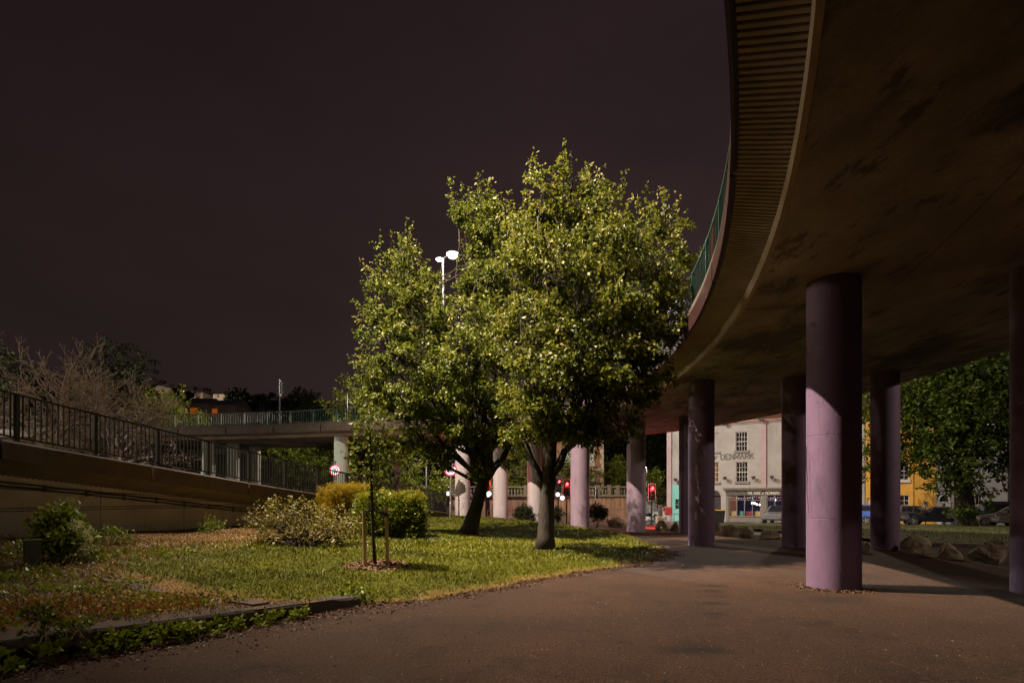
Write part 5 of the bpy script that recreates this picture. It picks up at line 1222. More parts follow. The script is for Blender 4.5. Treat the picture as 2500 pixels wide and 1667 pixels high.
for w in wins:
    for a, b in ((w[0] - .14, w[0]), (w[1], w[1] + .14)): q.fb(a, b, -.1, .045, w[2], w[3])
    q.fb(w[0] - .16, w[1] + .16, -.1, .08, w[3], w[3] + .2); q.fb(w[0] - .16, w[1] + .16, -.1, .12, w[2] - .2, w[2] - .003)
q.build('window_surround', M_STONE, bb, w=True)
q = FB(); zb_ = PZ(1148, Yb); q.fb(x0, x1 + .1, 0, .14, zb_, zb_ + .28); q.fb(x0, x1 + .1, 0, .10, zb_ - .62, zb_ - .45); q.build('string_course', M_STONE, bb, w=True)
q = FB(); q.fb(x0, x1, -9, -.301, -1.2, zt); q.build('rear_block', M_BRICK, bb, w=True)
FM = FM0
Yw = 54
qw = thing('quay_wall', 'brown timber faced quay wall running behind the pillars', 'wall', (PX(1400, Yw), Yw, -.8))
xa, xb_ = PX(1095, Yw), PX(1560, Yw); zt = PZ(1212, Yw)
m = MB(); m.span((xa, Yw + .1, -1.2), (xb_, Yw + .9, zt)); m.build('wall_core', M_TIMBER, qw, w=True)
x = xa; i = 0
while x < xb_ - .2:
    w = random.uniform(.26, .34); z1 = zt + (0 if x > PX(1440, Yw) else PZ(1232, Yw) - zt); m = MB()
    m.span((x + .008, Yw + .02 + random.uniform(-.02, .02), -1.2), (x + w - .008, Yw + .1, min(z1, zt) - .003)); m.build('board', M_TIMBER, qw, w=True); x += w; i += 1
m = MB(); m.span((xa, Yw - .12, zt), (xb_, Yw + 1.0, zt + .18)); m.build('coping', M_DSTONE, qw, w=True)
bs = thing('balustrade', 'stone balustrade with small piers on top of the quay wall', 'balustrade', (PX(1400, Yw), Yw + .5, zt + .18))
m = MB(); x = xa; zz = zt + .18; hb = .78
while x < xb_ - .3:
    m.lathe((x, Yw + .45, zz), [(.09, 0), (.05, .1), (.10, .28), (.05, .55), (.09, hb - .1)], 8); x += .30
m.build('baluster', M_DSTONE, bs, w=True, kind='stuff')
m = MB(); m.span((xa, Yw + .28, zz + hb - .1), (xb_, Yw + .62, zz + hb + .04)); m.build('handrail', M_DSTONE, bs, w=True)
for u in (1104, 1165, 1226, 1283, 1342, 1400, 1462, 1489, 1510, 1545):
    m = MB(); x = PX(u, Yw); m.span((x - .16, Yw + .22, zz), (x + .16, Yw + .68, zz + hb + .14)); m.build('pier', M_DSTONE, bs, w=True)
# old stone building glimpsed left of the trunk
ob = thing('stone_building', 'dim stone building with white window bars left of the trunk', 'building', (PX(1245, 80), 80, -.8))
m = MB(); m.span((PX(1195, 80), 80, -1.2), (PX(1300, 80), 86, PZ(1120, 80))); m.build('wall', M_DSTONE, ob, w=True)
FM = Matrix.Translation((0, 79.9, 0))
for u in (1214, 1243, 1270): sash(PX(u, 80), PX(u + 14, 80), PZ(1200, 80), PZ(1164, 80), 2, 3, ob, depth=.05)
FM = FM0

# ------------------------------------------------------------------ far hillsides and their houses
M_HILL = mat('wooded_hill', (.010, .010, .006), .95, .5, .06, 1.0, .5, col2=(.022, .020, .011))
def ridge(name, us, vs, Y0, Y1, m=M_HILL, rough=.9):
    V = []; Q = []; n = len(us); rows = 8
    for j in range(rows):
        t = j / (rows - 1); Y = lerp(Y0, Y1, t)
        for u, v in zip(us, vs):
            top = PZ(v, Y1); z = lerp(-1.0, top, t ** .8) + (random.uniform(-rough, rough) if 0 < j else 0); V.append((PX(u, Y1) * lerp(1, 1, t), Y, z))
    for i in range(n): V.append((PX(us[i], Y1), Y1 + 60, -1))
    rows += 1
    Q = [(j * n + i, j * n + i + 1, (j + 1) * n + i + 1, (j + 1) * n + i) for j in range(rows - 1) for i in range(n - 1)]
    return link(name, mesh_from(name, V, Q, m, True), kind='structure')
us = np.linspace(-900, 1300, 120); kv = np.interp(us, [-900, 0, 350, 420, 540, 640, 760, 900, 1300], [880, 905, 930, 948, 966, 975, 985, 995, 1010])
hill1 = ridge('hill', us, kv + np.array([random.uniform(-4, 3) for _ in us]), 200, 300)
us = np.linspace(1250, 3300, 90); kv = np.interp(us, [1250, 1480, 1620, 1800, 3300], [1075, 1025, 1012, 985, 900])
ridge('hill', us, kv + np.array([random.uniform(-5, 4) for _ in us]), 150, 230)
def far_house(label, u0, u1, v0, v1, Y, m, roof=True, wins=(), name='far_house'):
    t = thing(name, label, 'house', (PX((u0 + u1) / 2, Y), Y, PZ(v1, Y)), group='houses on the far hillside')
    a, b, z0, z1 = PX(u0, Y), PX(u1, Y), PZ(v1, Y) - 6, PZ(v0, Y)
    q = MB(); q.span((a, Y, z0), (b, Y + 7, z1)); q.build('wall', m, t, w=True)
    if roof:
        h = min(1.6, (z1 - z0 - 5) * .5 + .8); q = MB(); q.add([(a - .2, Y - .3, z1 + .003), (b + .2, Y - .3, z1 + .003), (b + .2, Y + 7.3, z1 + .003), (a - .2, Y + 7.3, z1 + .003), (a - .2, Y + 3.5, z1 + h), (b + .2, Y + 3.5, z1 + h)], [(0, 1, 5, 4), (2, 3, 4, 5), (0, 4, 3), (1, 2, 5), (3, 2, 1, 0)]); q.build('roof', M_ROOF, t, w=True)
    for (wu0, wu1, wv0, wv1, wm) in wins:
        q = MB(); q.span((PX(wu0, Y), Y - .12, PZ(wv1, Y)), (PX(wu1, Y), Y - .02, PZ(wv0, Y))); q.build('window', wm, t, w=True)
M_FARH = mat('far_pale_render', (.30, .24, .19), .9, .3, .3)
M_FARB = mat('far_brick', (.09, .06, .05), .9, .3, .3)
ORG = glow('orange_curtain_light', (1.0, .22, .03), .11); ORG2 = glow('orange_blind_light', (1.0, .24, .02), .14); SMALLW = glow('small_far_window_light', (1.0, .62, .34), .25)
hs = [(376, 392, 941, 948, 'brightest little house at the left end of the hillside row'), (396, 414, 946, 953, 'second hillside house from the left'), (416, 436, 949, 957, 'third hillside house, with a pale long front'), (438, 452, 953, 961, 'middle house of the pale hillside row'), (454, 478, 956, 964, 'long low pale house in the hillside row'), (480, 495, 958, 966, 'pale house near the right end of the hillside row'), (520, 556, 962, 972, 'wide pale hillside house right of the others'), (596, 610, 970, 976, 'lone pale house far right on the hillside')]
for i, (a, b, c, d, lab) in enumerate(hs):
    far_house(lab, a, b, c, d, 190 + (i % 3) * 3, M_FARH, True, [(lerp(a, b, .3), lerp(a, b, .42), c + 1.5, c + 4.5, SMALLW)] if i in (0, 1) else [(lerp(a, b, .3), lerp(a, b, .4), c + 2, d - 2, M_GLASS)])
far_house('dark house with an orange curtained window above the bridge railing', 458, 506, 984, 1040, 120, M_FARB, True, [(465, 482, 996, 998.5, ORG2), (465, 482, 998.6, 1010, ORG)])
far_house('dark house with a bright orange window blind above the bridge railing', 512, 576, 988, 1040, 122, M_FARB, True, [(517, 531, 998, 1004.4, ORG2), (517, 531, 1005, 1010, ORG2)])
# dark trees along the hillside
tl = [(395, 945, 250, 3.2), (440, 950, 250, 3.4), (470, 955, 250, 2.6), (505, 965, 240, 3.8), (540, 965, 250, 3.0), (572, 962, 180, 3.6), (596, 972, 170, 3.2), (630, 975, 170, 2.8), (662, 980, 160, 3.0), (700, 985, 150, 3.2), (740, 975, 120, 3.0), (760, 990, 110, 3.0), (450, 970, 130, 2.6)]
FARW = ['above the leftmost pale house', 'second from the left on the skyline', 'third from the left on the skyline', 'over the left orange window house', 'between the two orange window houses', 'over the right orange window house', 'just right of the orange windows', 'left of the bridge signal pole', 'behind the bridge signal pole', 'right of the bridge signal pole', 'nearest the yellow green tree', 'low beside the yellow green tree', 'in front of the pale house row']
for i, (u, v, Y, r) in enumerate(tl):
    c = [(tuple(P(u + random.uniform(-6, 6), v + random.uniform(0, 18), Y + random.uniform(-2, 2))), r * random.uniform(.6, 1), .9) for _ in range(7)]
    b0 = P(u, v + 45, Y); bg_tree('dark tree silhouette on the far hillside, ' + FARW[i], b0, c, LEAF_K, leaf=.6, per=9, trunk_r=.25, group='dark trees on the far hillside')
for i, (u, v, Y, r) in enumerate([(1500, 1030, 140, 4), (1545, 1020, 140, 4.5), (1590, 1025, 140, 4), (1610, 1060, 130, 3.5), (1470, 1050, 140, 4)]):
    c = [(tuple(P(u + random.uniform(-14, 14), v + random.uniform(0, 50), Y + random.uniform(-2, 2))), r * random.uniform(.6, 1), 1.1) for _ in range(10)]
    bg_tree('dark hillside tree left of the pub, ' + ('above the red signal', 'right behind the lilac pillar', 'nearest the pub corner', 'lower one by the pub corner', 'over the brick building')[i], P(u, v + 130, Y), c, LEAF_K, leaf=.6, per=9, trunk_r=.3, group='dark trees on the hill behind the road')
# ------------------------------------------------------------------ low wall, post, signs, signals, boulders, cars
lw = thing('low_wall', 'low dark concrete retaining wall edging the planting bed', 'wall', (-3.6, 7.2, 0))
pts = [(-13.2, -6.2), (-9.8, -1.0), (-7.0, 3.0), (-5.94, 4.3), (-4.95, 5.5), (-3.65, 7.1), (-2.33, 8.78)]
for i in range(1, len(pts) - 1):
    a, b = Vector(pts[i]), Vector(pts[i + 1]); t = (b - a).normalized(); n = Vector((-t.y, t.x)); g = .008; a2 = a + t * g; b2 = b - t * g; za, zb = [float(np.interp(p.y, [3, 5.5, 8.78], [.36, .31, .165])) for p in (a, b)]
    nseg = 8; V = []; Fc = []
    for k in range(nseg + 1):
        p = a2.lerp(b2, k / nseg); z = lerp(za, zb, k / nseg) + random.uniform(-.006, .006); o = random.uniform(-.006, .006)
        for d, q in ((o, -.1), (o - .004, z - .03), (o + .02, z), (.34, z), (.36, -.1)): V.append((p.x + n.x * d, p.y + n.y * d, q))
    for k in range(nseg):
        for j in range(4): Fc.append((k * 5 + j, k * 5 + j + 1, k * 5 + 6 + j, k * 5 + 5 + j))
    Fc += [(0, 1, 2, 3, 4), tuple(nseg * 5 + j for j in (4, 3, 2, 1, 0))]
    MB().add(V, Fc).build('wall_section', mat('shaded_low_wall_concrete', (.026, .019, .015), .9, .4, 3, .7, 16, col2=(.058, .042, .033)), lw, w=True)  # shade of the unlit front face put into the dark base colour
e1, e2 = G(640, 1482), G(270, 1421)
lk = thing('edging_strip', 'narrow sunken concrete strip between the planting bed and the lawn', 'edging', e2); a, b = Vector((e1.x, e1.y)), Vector((e2.x, e2.y)); t = (b - a).normalized(); n = Vector((-t.y, t.x))
L = (b - a).length; k = 5
for i in range(k):
    p, q = a + t * (L * i / k + .01), a + t * (L * (i + 1) / k - .01); V = []
    for c, d in ((p, -.13), (q, -.13), (q, .13), (p, .13)):
        r = c + n * d; V.append((r.x, r.y, top_z(r.x, r.y) - .05)); V.append((r.x, r.y, top_z(r.x, r.y) + .055))
    MB().add(V, [(1, 3, 5, 7), (0, 2, 3, 1), (2, 4, 5, 3), (4, 6, 7, 5), (6, 0, 1, 7)]).build('concrete_slab', mat('muddy_concrete', (.045, .030, .027), .9, .4, 6, .5, 20, col2=(.09, .062, .053)), lk, w=True)
# plants in front of the low wall
def weed_patch(lab, q, c, per, lf, m): return clump('weed', lab, 'weed', q, c, per, lf, m, 10, M_STAKE, r=.004, spread=.03, droop=.1, up=.8, spray=.06)
def GP(u, v): Y = F * (CAMZ - .022) / (v - VH); return Vector((PX(u, Y), Y, .022))
def wallpt(t, d): a, b = Vector(pts[3]), Vector(pts[-1]); p = a.lerp(b, t); n = Vector((.78, -.62)); return p + n * d
for (u, v, w_, h, lab, m, lf, per) in ((335, 1588, .34, .13, 'dense low nettle patch against the low wall', LEAF_N, .075, 420), (440, 1568, .18, .12, 'right part of the dark nettle patch at the low wall', LEAF_N, .075, 420), (35, 1640, .14, .14, 'broad leaved plant at the bottom left corner by the low wall', LEAF_N, .12, 300), (95, 1610, .08, .22, 'ivy like trailing plant hanging over the low wall', LEAF_B, .06, 220), (560, 1546, .10, .05, 'sparse weed with pale stalks along the low wall', LEAF_N, .05, 200), (655, 1528, .10, .06, 'grassy weed tuft along the middle of the low wall', LEAF_N, .055, 220), (735, 1514, .07, .05, 'small weed near the far end of the low wall', LEAF_N, .05, 220), (178, 1598, .10, .10, 'tiny light green weed below the pale bent stalks', LEAF_N, .05, 500)):
    q = G(u, v); c = [(tuple(q + Vector((random.uniform(-w_, w_), random.uniform(-.1, .12) + .5 * random.uniform(-w_, w_) * 0, random.uniform(.04, h)))), .12, .8) for _ in range(int(4 + w_ * 26))]
    c = [((a[0], a[1] + (a[0] - q.x) * 1.2, a[2]), r, s) for a, r, s in c]
    weed_patch(lab, q, c, per * .5, lf, m)
ds = G(186, 1592); b = MB()
for dx, dz in ((-.45, .28), (-.3, .42), (.12, .5), (.34, .34), (.5, .16), (-.15, .3), (.2, .3)):
    p = ds + Vector((0, 0, 0)); m_ = p + Vector((dx * .5, dx * .35, dz)); b.tube([p, p.lerp(m_, .55) + Vector((.02, 0, .03)), m_, m_ + Vector((dx * .5, dx * .3, -dz * .45))], [.006, .005, .005, .003], 5)
tag(b.build('dry_stalk_tuft', M_BARKL), 'pale bent dry stalks leaning on the low wall', 'dry weed')
# leaf litter along the wall foot and on the path
n = 5200; t = rng.uniform(-.1, 1.12, n); dd = rng.exponential(.22, n)
A, B = np.array(pts[3]), np.array(pts[-1]); C = A[None] * (1 - t[:, None]) + B[None] * t[:, None] + np.array([[.78, -.62]]) * (dd[:, None] + .02) + rng.normal(size=(n, 2)) * .05
C = np.concatenate([C, np.full((n, 1), .028) + rng.uniform(0, .014, (n, 1))], 1); V, Q = leaf_geo(C, rng.normal(size=(n, 3)) * [1, 1, .12], rng.uniform(.015, .05, n), .3, .12); link('leaf_litter', np_mesh('leaf_litter', V, Q, LEAF_L), kind='stuff')
n = 9000; y = rng.uniform(8.7, 17.5, n); x = lawn_xr(y) + rng.normal(size=n) * .17 + .06; C = np.stack([x, y, np.full(n, .03)], 1); V, Q = leaf_geo(C, rng.normal(size=(n, 3)) * [1, 1, .15], rng.uniform(.015, .05, n), .3, .12); link('edge_litter', np_mesh('edge_litter', V, Q, LEAF_L), kind='stuff')
n = 9000; y = 3.6 + 11 * rng.random(n) ** 1.5; x = rng.uniform(-5, 9, n) * (y / 9); ok = x > lawn_xr(y) + .1; x, y = x[ok], y[ok]; n = len(x)
C = np.stack([x, y, np.full(n, .026)], 1); V, Q = leaf_geo(C, rng.normal(size=(n, 3)) * [1, 1, .1], rng.uniform(.005, .016, n) * (1 + (rng.random(n) < .05)), .35, .25); link('path_grit', np_mesh('path_grit', V, Q, leafmat('grit', [(.06, .04, .03), (.16, .11, .08), (.34, .27, .21)], .6, 0)), kind='stuff')
# twigs on the path
S0 = []; S1 = []
for _ in range(420):
    y = random.uniform(4.6, 8.6); x = random.uniform(-4.6, 5); 
    if x < lawn_xr(y) + .25: continue
    a = random.uniform(0, PI); L = random.uniform(.03, .16); S0.append((x, y, .029)); S1.append((x + math.cos(a) * L, y + math.sin(a) * L, .029 + random.uniform(0, .012)))
V, Q = seg_geo(np.array(S0), np.array(S1), np.full(len(S0), .0022), np.full(len(S0), .0015), 3); link('fallen_twigs', np_mesh('fallen_twigs', V, Q, M_BARKL), kind='stuff')
# little broken asphalt ridge where the tree root lifts the path
# dry grass tuft and drips at the near pillar's foot
n = 1200; a = rng.uniform(PI * .85, 1.75 * PI, n); r = .52 + np.abs(rng.normal(size=n)) * .12; C = np.stack([PX(2035, 10.6) + np.cos(a) * r, 10.6 + np.sin(a) * r, np.full(n, .03)], 1)
V, Q = leaf_geo(C, rng.normal(size=(n, 3)) * [1, 1, .5], rng.uniform(.02, .06, n), .2, .1); link('pillar_foot_litter', np_mesh('pillar_foot_litter', V, Q, LEAF_L), kind='stuff')
# a creeper stem on the near pillar
xp, yp = PX(2035, 10.62), 10.62; b = MB(); vv = [(1000, .0), (1050, .004), (1080, .03), (1110, .02), (1130, .05), (1165, .09)]
b.tube([(xp + .525 * math.cos(PI * 1.02 + w * 1.6), yp + .525 * math.sin(PI * 1.02 + w * 1.6), PZ(v + 90, yp)) for v, w in vv], [.005, .006, .006, .005, .005, .003], 5); tag(b.build('hanging_cable', M_BLACK), 'thin dark cable hanging down the nearest purple pillar', 'cable')

# grey-green square post in the bed
q = G(79, 1388); h = PZ(1320, q.y) - q.z; wd = 42 / F * q.y
po = thing('square_post', 'short square grey green post standing in the weedy bed', 'post', q, math.atan2(-q.x, q.y) + .12); wd *= .74
b = MB(); b.box((0, 0, h / 2 - .1), (wd, wd, h + .2)); b.build('shaft', mat('weathered_green_post', (.045, .05, .042), .7, .3, 4, .2, 30, stretch=(1, 1, .2), col2=(.075, .08, .068)), po, bevel=.006)
b = MB(); b.box((0, 0, h + .0125), (wd + .03, wd + .03, .025)); b.build('cap', mat('mossy_cap', (.09, .085, .05), .9, .4, 8), po)
# single dead flower stalks by the wall
for u, vb, vt, lab in ((305, 1355, 1304, 'pale dead flower stalk before the wall, right one'), (250, 1328, 1302, 'pale dead flower stalk before the wall, left one')):
    q = G(u, vb); b = MB(); h = PZ(vt, q.y) - q.z; b.tube([(0, 0, 0), (.0, 0, h * .6), (.05, 0, h)], .008, 5); b.lathe((.05, 0, h), [(.005, -.02), (.025, 0), (.02, .02), (.004, .03)], 8); tag(b.build('flower_stalk', mat('dry_stalk', (.30, .22, .13), .8), None, loc=q), lab, 'weed')

# boulders
def boulder(label, u, vb, w, h, seed, Y=None):
    q = G(u, vb) if not Y else Vector((PX(u, Y), Y, top_z(PX(u, Y), Y))); s = q.y / F; rs = np.random.default_rng(seed)
    bm = bmesh.new(); bmesh.ops.create_icosphere(bm, subdivisions=4, radius=1)
    planes = unit(rs.normal(size=(11, 3)) + [0, 0, .2]); off = rs.uniform(.52, .88, 11)
    for v in bm.verts:
        d = np.array(v.co); k = 1.0
        for p_, o_ in zip(planes, off):
            c = float(np.dot(p_, d))
            if c > .05: k = min(k, o_ / c)
        nv = MN.noise(Vector(v.co) * 2.2 + Vector((seed, 0, 0))) * .07 + MN.noise(Vector(v.co) * 6 + Vector((seed, 0, 0))) * .03
        v.co = v.co * (k + nv)
    W, H = w * s / 2, h * s
    for v in bm.verts: v.co = Vector((v.co.x * W * 1.0, v.co.y * W * .85, (v.co.z + .62) * H * .68))
    me = bpy.data.meshes.new('boulder'); bm.to_mesh(me); bm.free(); me.materials.append(M_ROCK)
    o = link('boulder', me, None, q + Vector((0, W * .5, -.04))); return tag(o, label, 'boulder', 'boulders along the forecourt edge')
BL = [(1503, 1285, 46, 25, 'low split boulder left of the lilac pillar with leaf shadows'), (1620, 1297, 38, 26, 'dark boulder right of the lilac pillar by the red reflection'), (1650, 1297, 28, 24, 'boulder partly hidden behind the two thin dark pillars'), (1752, 1304, 36, 34, 'boulder just right of the dappled purple pillar'), (1788, 1310, 42, 36, 'tallest rounded boulder in front of the pub shopfront'), (1831, 1314, 46, 30, 'wedge shaped boulder below the shop window'), (1883, 1318, 56, 25, 'wide low boulder left of the nearest pillar'), (2119, 1352, 24, 38, 'thin slice of boulder left of the right lit pillar'), (2188, 1346, 20, 18, 'small dark boulder at the foot of the right lit pillar'), (2249, 1351, 72, 42, 'pale faceted boulder on the right, left of two more'), (2328, 1366, 66, 40, 'smaller brown boulder in the middle of the right three'), (2440, 1376, 100, 62, 'largest boulder, cut off by the right edge pillar'), (1562, 1288, 20, 24, 'small boulder hidden behind the lilac pillar edge')]
for i, (u, vb, w, h, lab) in enumerate(BL): boulder(lab, u, vb, w, h, 31 + i * 7)

# round speed signs
M_SIGNW = glow('lit_sign_white', (.95, .88, .95), .62); M_SIGNR = glow('lit_sign_red', (.80, .03, .12), .5)
def speed_sign(label, u, v, Y, r, pole_z):
    x, z = PX(u, Y), PZ(v, Y); t = thing('speed_sign', label, 'road sign', (x, Y, pole_z))
    b = MB(); b.lathe((0, .06, 0), [(.075, 0), (.075, .9), (.05, 1.0), (.05, z - pole_z + r * 1.1)], 12); b.build('pole', M_GALV, t)
    M = Matrix.Translation((0, 0, z - pole_z)) @ Matrix.Rotation(PI / 2, 4, 'X')
    b = MB(); b.lathe((0, 0, 0), [(r, -.012), (r, .012)], 40, M); b.build('plate', M_GALV, t)
    b = MB(); b.lathe((0, 0, .012), [(r * .985, .001), (r * .985, .004)], 40, M); b.build('red_ring', M_SIGNR, t)
    b = MB(); b.lathe((0, 0, .016), [(r * .80, .001), (r * .80, .003)], 40, M); b.build('face', M_SIGNW, t)
    h = r * .78
    for ch, dx in (('3', -.66), ('0', .04)):
        g = MB()
        for st in GL[ch]: g.stroke([(dx * h + p[0] * h, z - pole_z - h / 2 + p[1] * h) for p in st], h * .17, -.0245, -.0195)
        g.build('digit', M_BLACK, t)
    b = MB(); b.tube([(0, .05, z - pole_z + r), (0, -.02, z - pole_z + r + .16), (0, -.28, z - pole_z + r + .20)], .03, 6); b.box((0, -.32, z - pole_z + r + .18), (.36, .14, .07)); b.build('sign_lamp', M_BLACK, t)
    point('sign_light', (0, -.34, z - pole_z + r + .09), (1, .93, 1), 4.5, .03, t)
speed_sign('round 30 speed limit sign in front of the pale green pillar', 818, 1148, 38.5, .38, .2)
speed_sign('round 30 speed limit sign half covered by leaves beside the white pillar', 1100, 1146, 36.2, .41, .36)

# traffic signals
M_RED = glow('red_signal_light', (1.0, .035, .04), 16); M_LENS = mat('dark_signal_lens', (.02, .02, .02), .3)
def signal(label, u, v_red, vb, Y, face=0.0, lit=True, white=False, hh=1.05, power=1.0, wait=False):
    x = PX(u, Y); zb = PZ(vb, Y) if vb else top_z(x, Y); zr = PZ(v_red, Y) - zb
    t = thing('traffic_signal', label, 'traffic light', (x, Y, zb), face)
    b = MB(); b.tube([(.0, .12, -.3), (0, .12, zr + .45)], .058, 10); b.build('pole', M_BLACK, t)
    b = MB(); b.box((0, .02, zr - hh / 2 + .2), (.34, .2, hh)); b.build('head', M_BLACK, t, bevel=.02)
    b = MB(); b.span((-.27, .055, zr - hh + .1), (.27, .075, zr + .32)); b.build('backboard', M_BLACK, t)
    b = MB(); z0, z1 = zr - hh + .1, zr + .32
    for a, c, d, e in ((-.29, .29, z1, z1 + .025), (-.29, .29, z0 - .025, z0), (-.29, -.27, z0, z1), (.27, .29, z0, z1)): b.span((a, .05, d), (c, .08, e))
    b.build('white_border', M_FRAME, t)
    for k in range(3):
        M = Matrix.Translation((0, -.085, zr - k * .32)) @ Matrix.Rotation(PI / 2, 4, 'X'); b = MB(); b.lathe((0, 0, 0), [(.10, 0), (.085, .02), (.04, .035)], 18, M); b.build('lens', M_RED if lit and k == 0 else M_LENS, t, smooth_=True)
        V = []; Fc = []
        for i in range(11):
            w = PI * (i / 10) * 1.2 - .1 * PI
            for r, y in ((.118, -.08), (.112, -.25), (.105, -.25), (.108, -.08)): V.append((r * math.cos(w), y, zr - k * .32 + r * math.sin(w)))
        for i in range(10):
            for j in range(4): Fc.append((4 * i + j, 4 * i + (j + 1) % 4, 4 * i + 4 + (j + 1) % 4, 4 * i + 4 + j))
        MB().add(V, Fc).build('hood', M_BLACK, t)
    if wait:
        M = Matrix.Translation((wait, -.05, zr - 1.05)) @ Matrix.Rotation(PI / 2, 4, 'X'); b = MB(); b.lathe((0, 0, 0), [(.17, -.02), (.17, .02)], 24, M); b.build('round_sign', glow('lit_keep_sign', (.9, .9, 1.0), 1.6), t)
    if lit and power > 0: point('signal_light', (0, -.34, zr), (1, .03, .03), PW['red'] * power, .09, t)
    return t
signal('red traffic light glowing beside the wet road', 1592, 1191, 1281, 44.5, 0, power=1.3)
signal('red traffic light with a white lit disc right of the big trunk', 1384, 1181, None, 43, .1, power=.5, wait=-.36)
signal('traffic light showing dim red just beside the big trunk', 1364, 1175, None, 46, .3, power=0, wait=-.1)
signal('red traffic light seen through the fork of the leaning tree', 1187, 1169, None, 41, .1, power=1.0, wait=.2)
signal('unlit traffic signal facing away on the distant bridge deck', 686, 938, 1046, 49, PI * .55, lit=False)
signal('dark traffic signal in front of the yellow green tree on the bridge', 850, 975, 1040, 46, PI * .6, lit=False)
signal('unlit black signal post in front of the quay wall', 1457, 1196, 1262, 50, 1.3, lit=False, hh=.9)
# small lamp bollards lit white beside the far kerb
for u, v, Y, lab in ((1192, 1208, 43, 'lit white keep left bollard near the leaning trunk'), (1094, 1205, 44, 'lit white bollard behind the ramp railing end')):
    x = PX(u, Y); zb = top_z(x, Y); t = thing('lit_bollard', lab, 'bollard', (x, Y, zb)); h = PZ(v, Y) - zb
    b = MB(); b.box((0, 0, h / 2 - .1), (.24, .2, h)); b.build('body', M_BLACK, t, bevel=.02); b = MB(); b.box((0, -.11, h + .02), (.16, .04, .28)); b.build('light_panel', glow('bollard_glow', (1, .95, 1), 3.5), t)

# pedestrian barriers
def barrier(label, u0, u1, v0, v1, Y):
    t = thing('barrier', label, 'barrier', (PX((u0 + u1) / 2, Y), Y, PZ(v1, Y)), group='pedestrian guard rails'); a, b_ = PX(u0, Y), PX(u1, Y); z0, z1 = PZ(v1, Y), PZ(v0, Y)
    m = MB(); m.tube([(a, Y, z1), (b_, Y, z1)], .03, 6); m.tube([(a, Y, z0 + .15), (b_, Y, z0 + .15)], .025, 6); m.build('rail', M_GALV, t, w=True)
    k = max(2, int((b_ - a) / .9) + 1)
    for i in range(k):
        x = lerp(a, b_, i / (k - 1)); m = MB(); m.tube([(x, Y, z0 - .3), (x, Y, z1 + .005)], .03, 6); m.build('upright', M_GALV, t, w=True)
barrier('pale guard rail in front of the quay wall right of the dark shrub', 1483, 1531, 1243, 1263, 49)
barrier('guard rail between the white pillar and the pinkish pillar', 1241, 1270, 1246, 1266, 42)
barrier('small guard rail left of the white pillar behind the trunk', 1190, 1206, 1246, 1265, 42)
barrier('low guard rail in front of the turquoise plinth', 1645, 1662, 1254, 1276, 47)
# red box on legs by the pub corner
Yr = 48; x = PX(1632, Yr); zb = top_z(x, Yr); t = thing('red_cabinet', 'red box on a white tubular stand by the pub corner', 'cabinet', (x, Yr, zb)); s = Yr / F
b = MB(); b.box((0, 0, PZ(1247, Yr) - zb), (16 * s, .5, 19 * s)); b.build('box', mat('faded_red_paint', (.30, .03, .03), .5), t, bevel=.03)
for dx in (-7 * s, 7 * s):
    for dy in (-.2, .2):
        b = MB(); b.tube([(dx, dy, -.1), (dx, dy, PZ(1257, Yr) - zb)], .025, 6); b.build('leg', M_FRAME, t)
b = MB(); b.tube([(-7 * s, -.2, .35), (7 * s, -.2, .35)], .02, 6); b.build('crossbar', M_FRAME, t)
Yr = 49; x = PX(1612, Yr); zb = top_z(x, Yr); t = thing('stone_gatepost', 'dark square gatepost left of the red box', 'gatepost', (x, Yr, zb)); b = MB(); b.box((0, 0, .65), (.34, .34, 1.9)); b.build('shaft', M_FASC, t, bevel=.02); b = MB(); b.box((0, 0, .15), (.7, .6, .9)); b.build('base', M_STONE, t, bevel=.03)
# wheelie bin with a yellow lid
Yr = 46; x = PX(1752, Yr); zb = top_z(x, Yr); t = thing('wheelie_bin', 'dark wheelie bin with a yellow rimmed lid before the arched door', 'bin', (x, Yr, zb)); s = Yr / F; h = PZ(1246, Yr) - zb
b = MB(); V = [(-.36, -.36, .06), (.36, -.36, .06), (.36, .36, .06), (-.36, .36, .06), (-.46, -.44, h), (.46, -.44, h), (.46, .44, h), (-.46, .44, h)]; b.add(V, [(3, 2, 1, 0), (4, 5, 6, 7), (0, 1, 5, 4), (1, 2, 6, 5), (2, 3, 7, 6), (3, 0, 4, 7)]); b.build('body', M_BLACK, t)
b = MB(); b.box((0, 0, h + .035), (1.0, .96, .06)); b.build('lid', mat('yellow_plastic', (.55, .33, .02), .5), t, bevel=.015)
for dx in (-.3, .3):
    b = MB(); b.tube([(dx, .3, .09), (dx + .06, .3, .09)], .09, 12); b.build('wheel', M_RUBBER, t)
# parking sign before the yellow house
q = su(2257); p = FM @ Vector((q, -1.6, ZB + .14)); t = thing('parking_sign', 'small white parking plate on a thin post before the yellow house', 'road sign', p); h = PZ(1229, p.y) - p.z; s = p.y / F
b = MB(); b.tube([(0, .04, -.1), (0, .04, h + .18)], .035, 8); b.build('pole', M_BLACK, t); b = MB(); b.box((0, 0, h), (11 * s, .02, 12 * s)); b.build('plate', M_FRAME, t)
b = MB(); b.box((-.05, -.0125, h + .06), (.12, .003, .14)); b.build('blue_symbol', mat('sign_blue', (.03, .09, .35), .5), t)

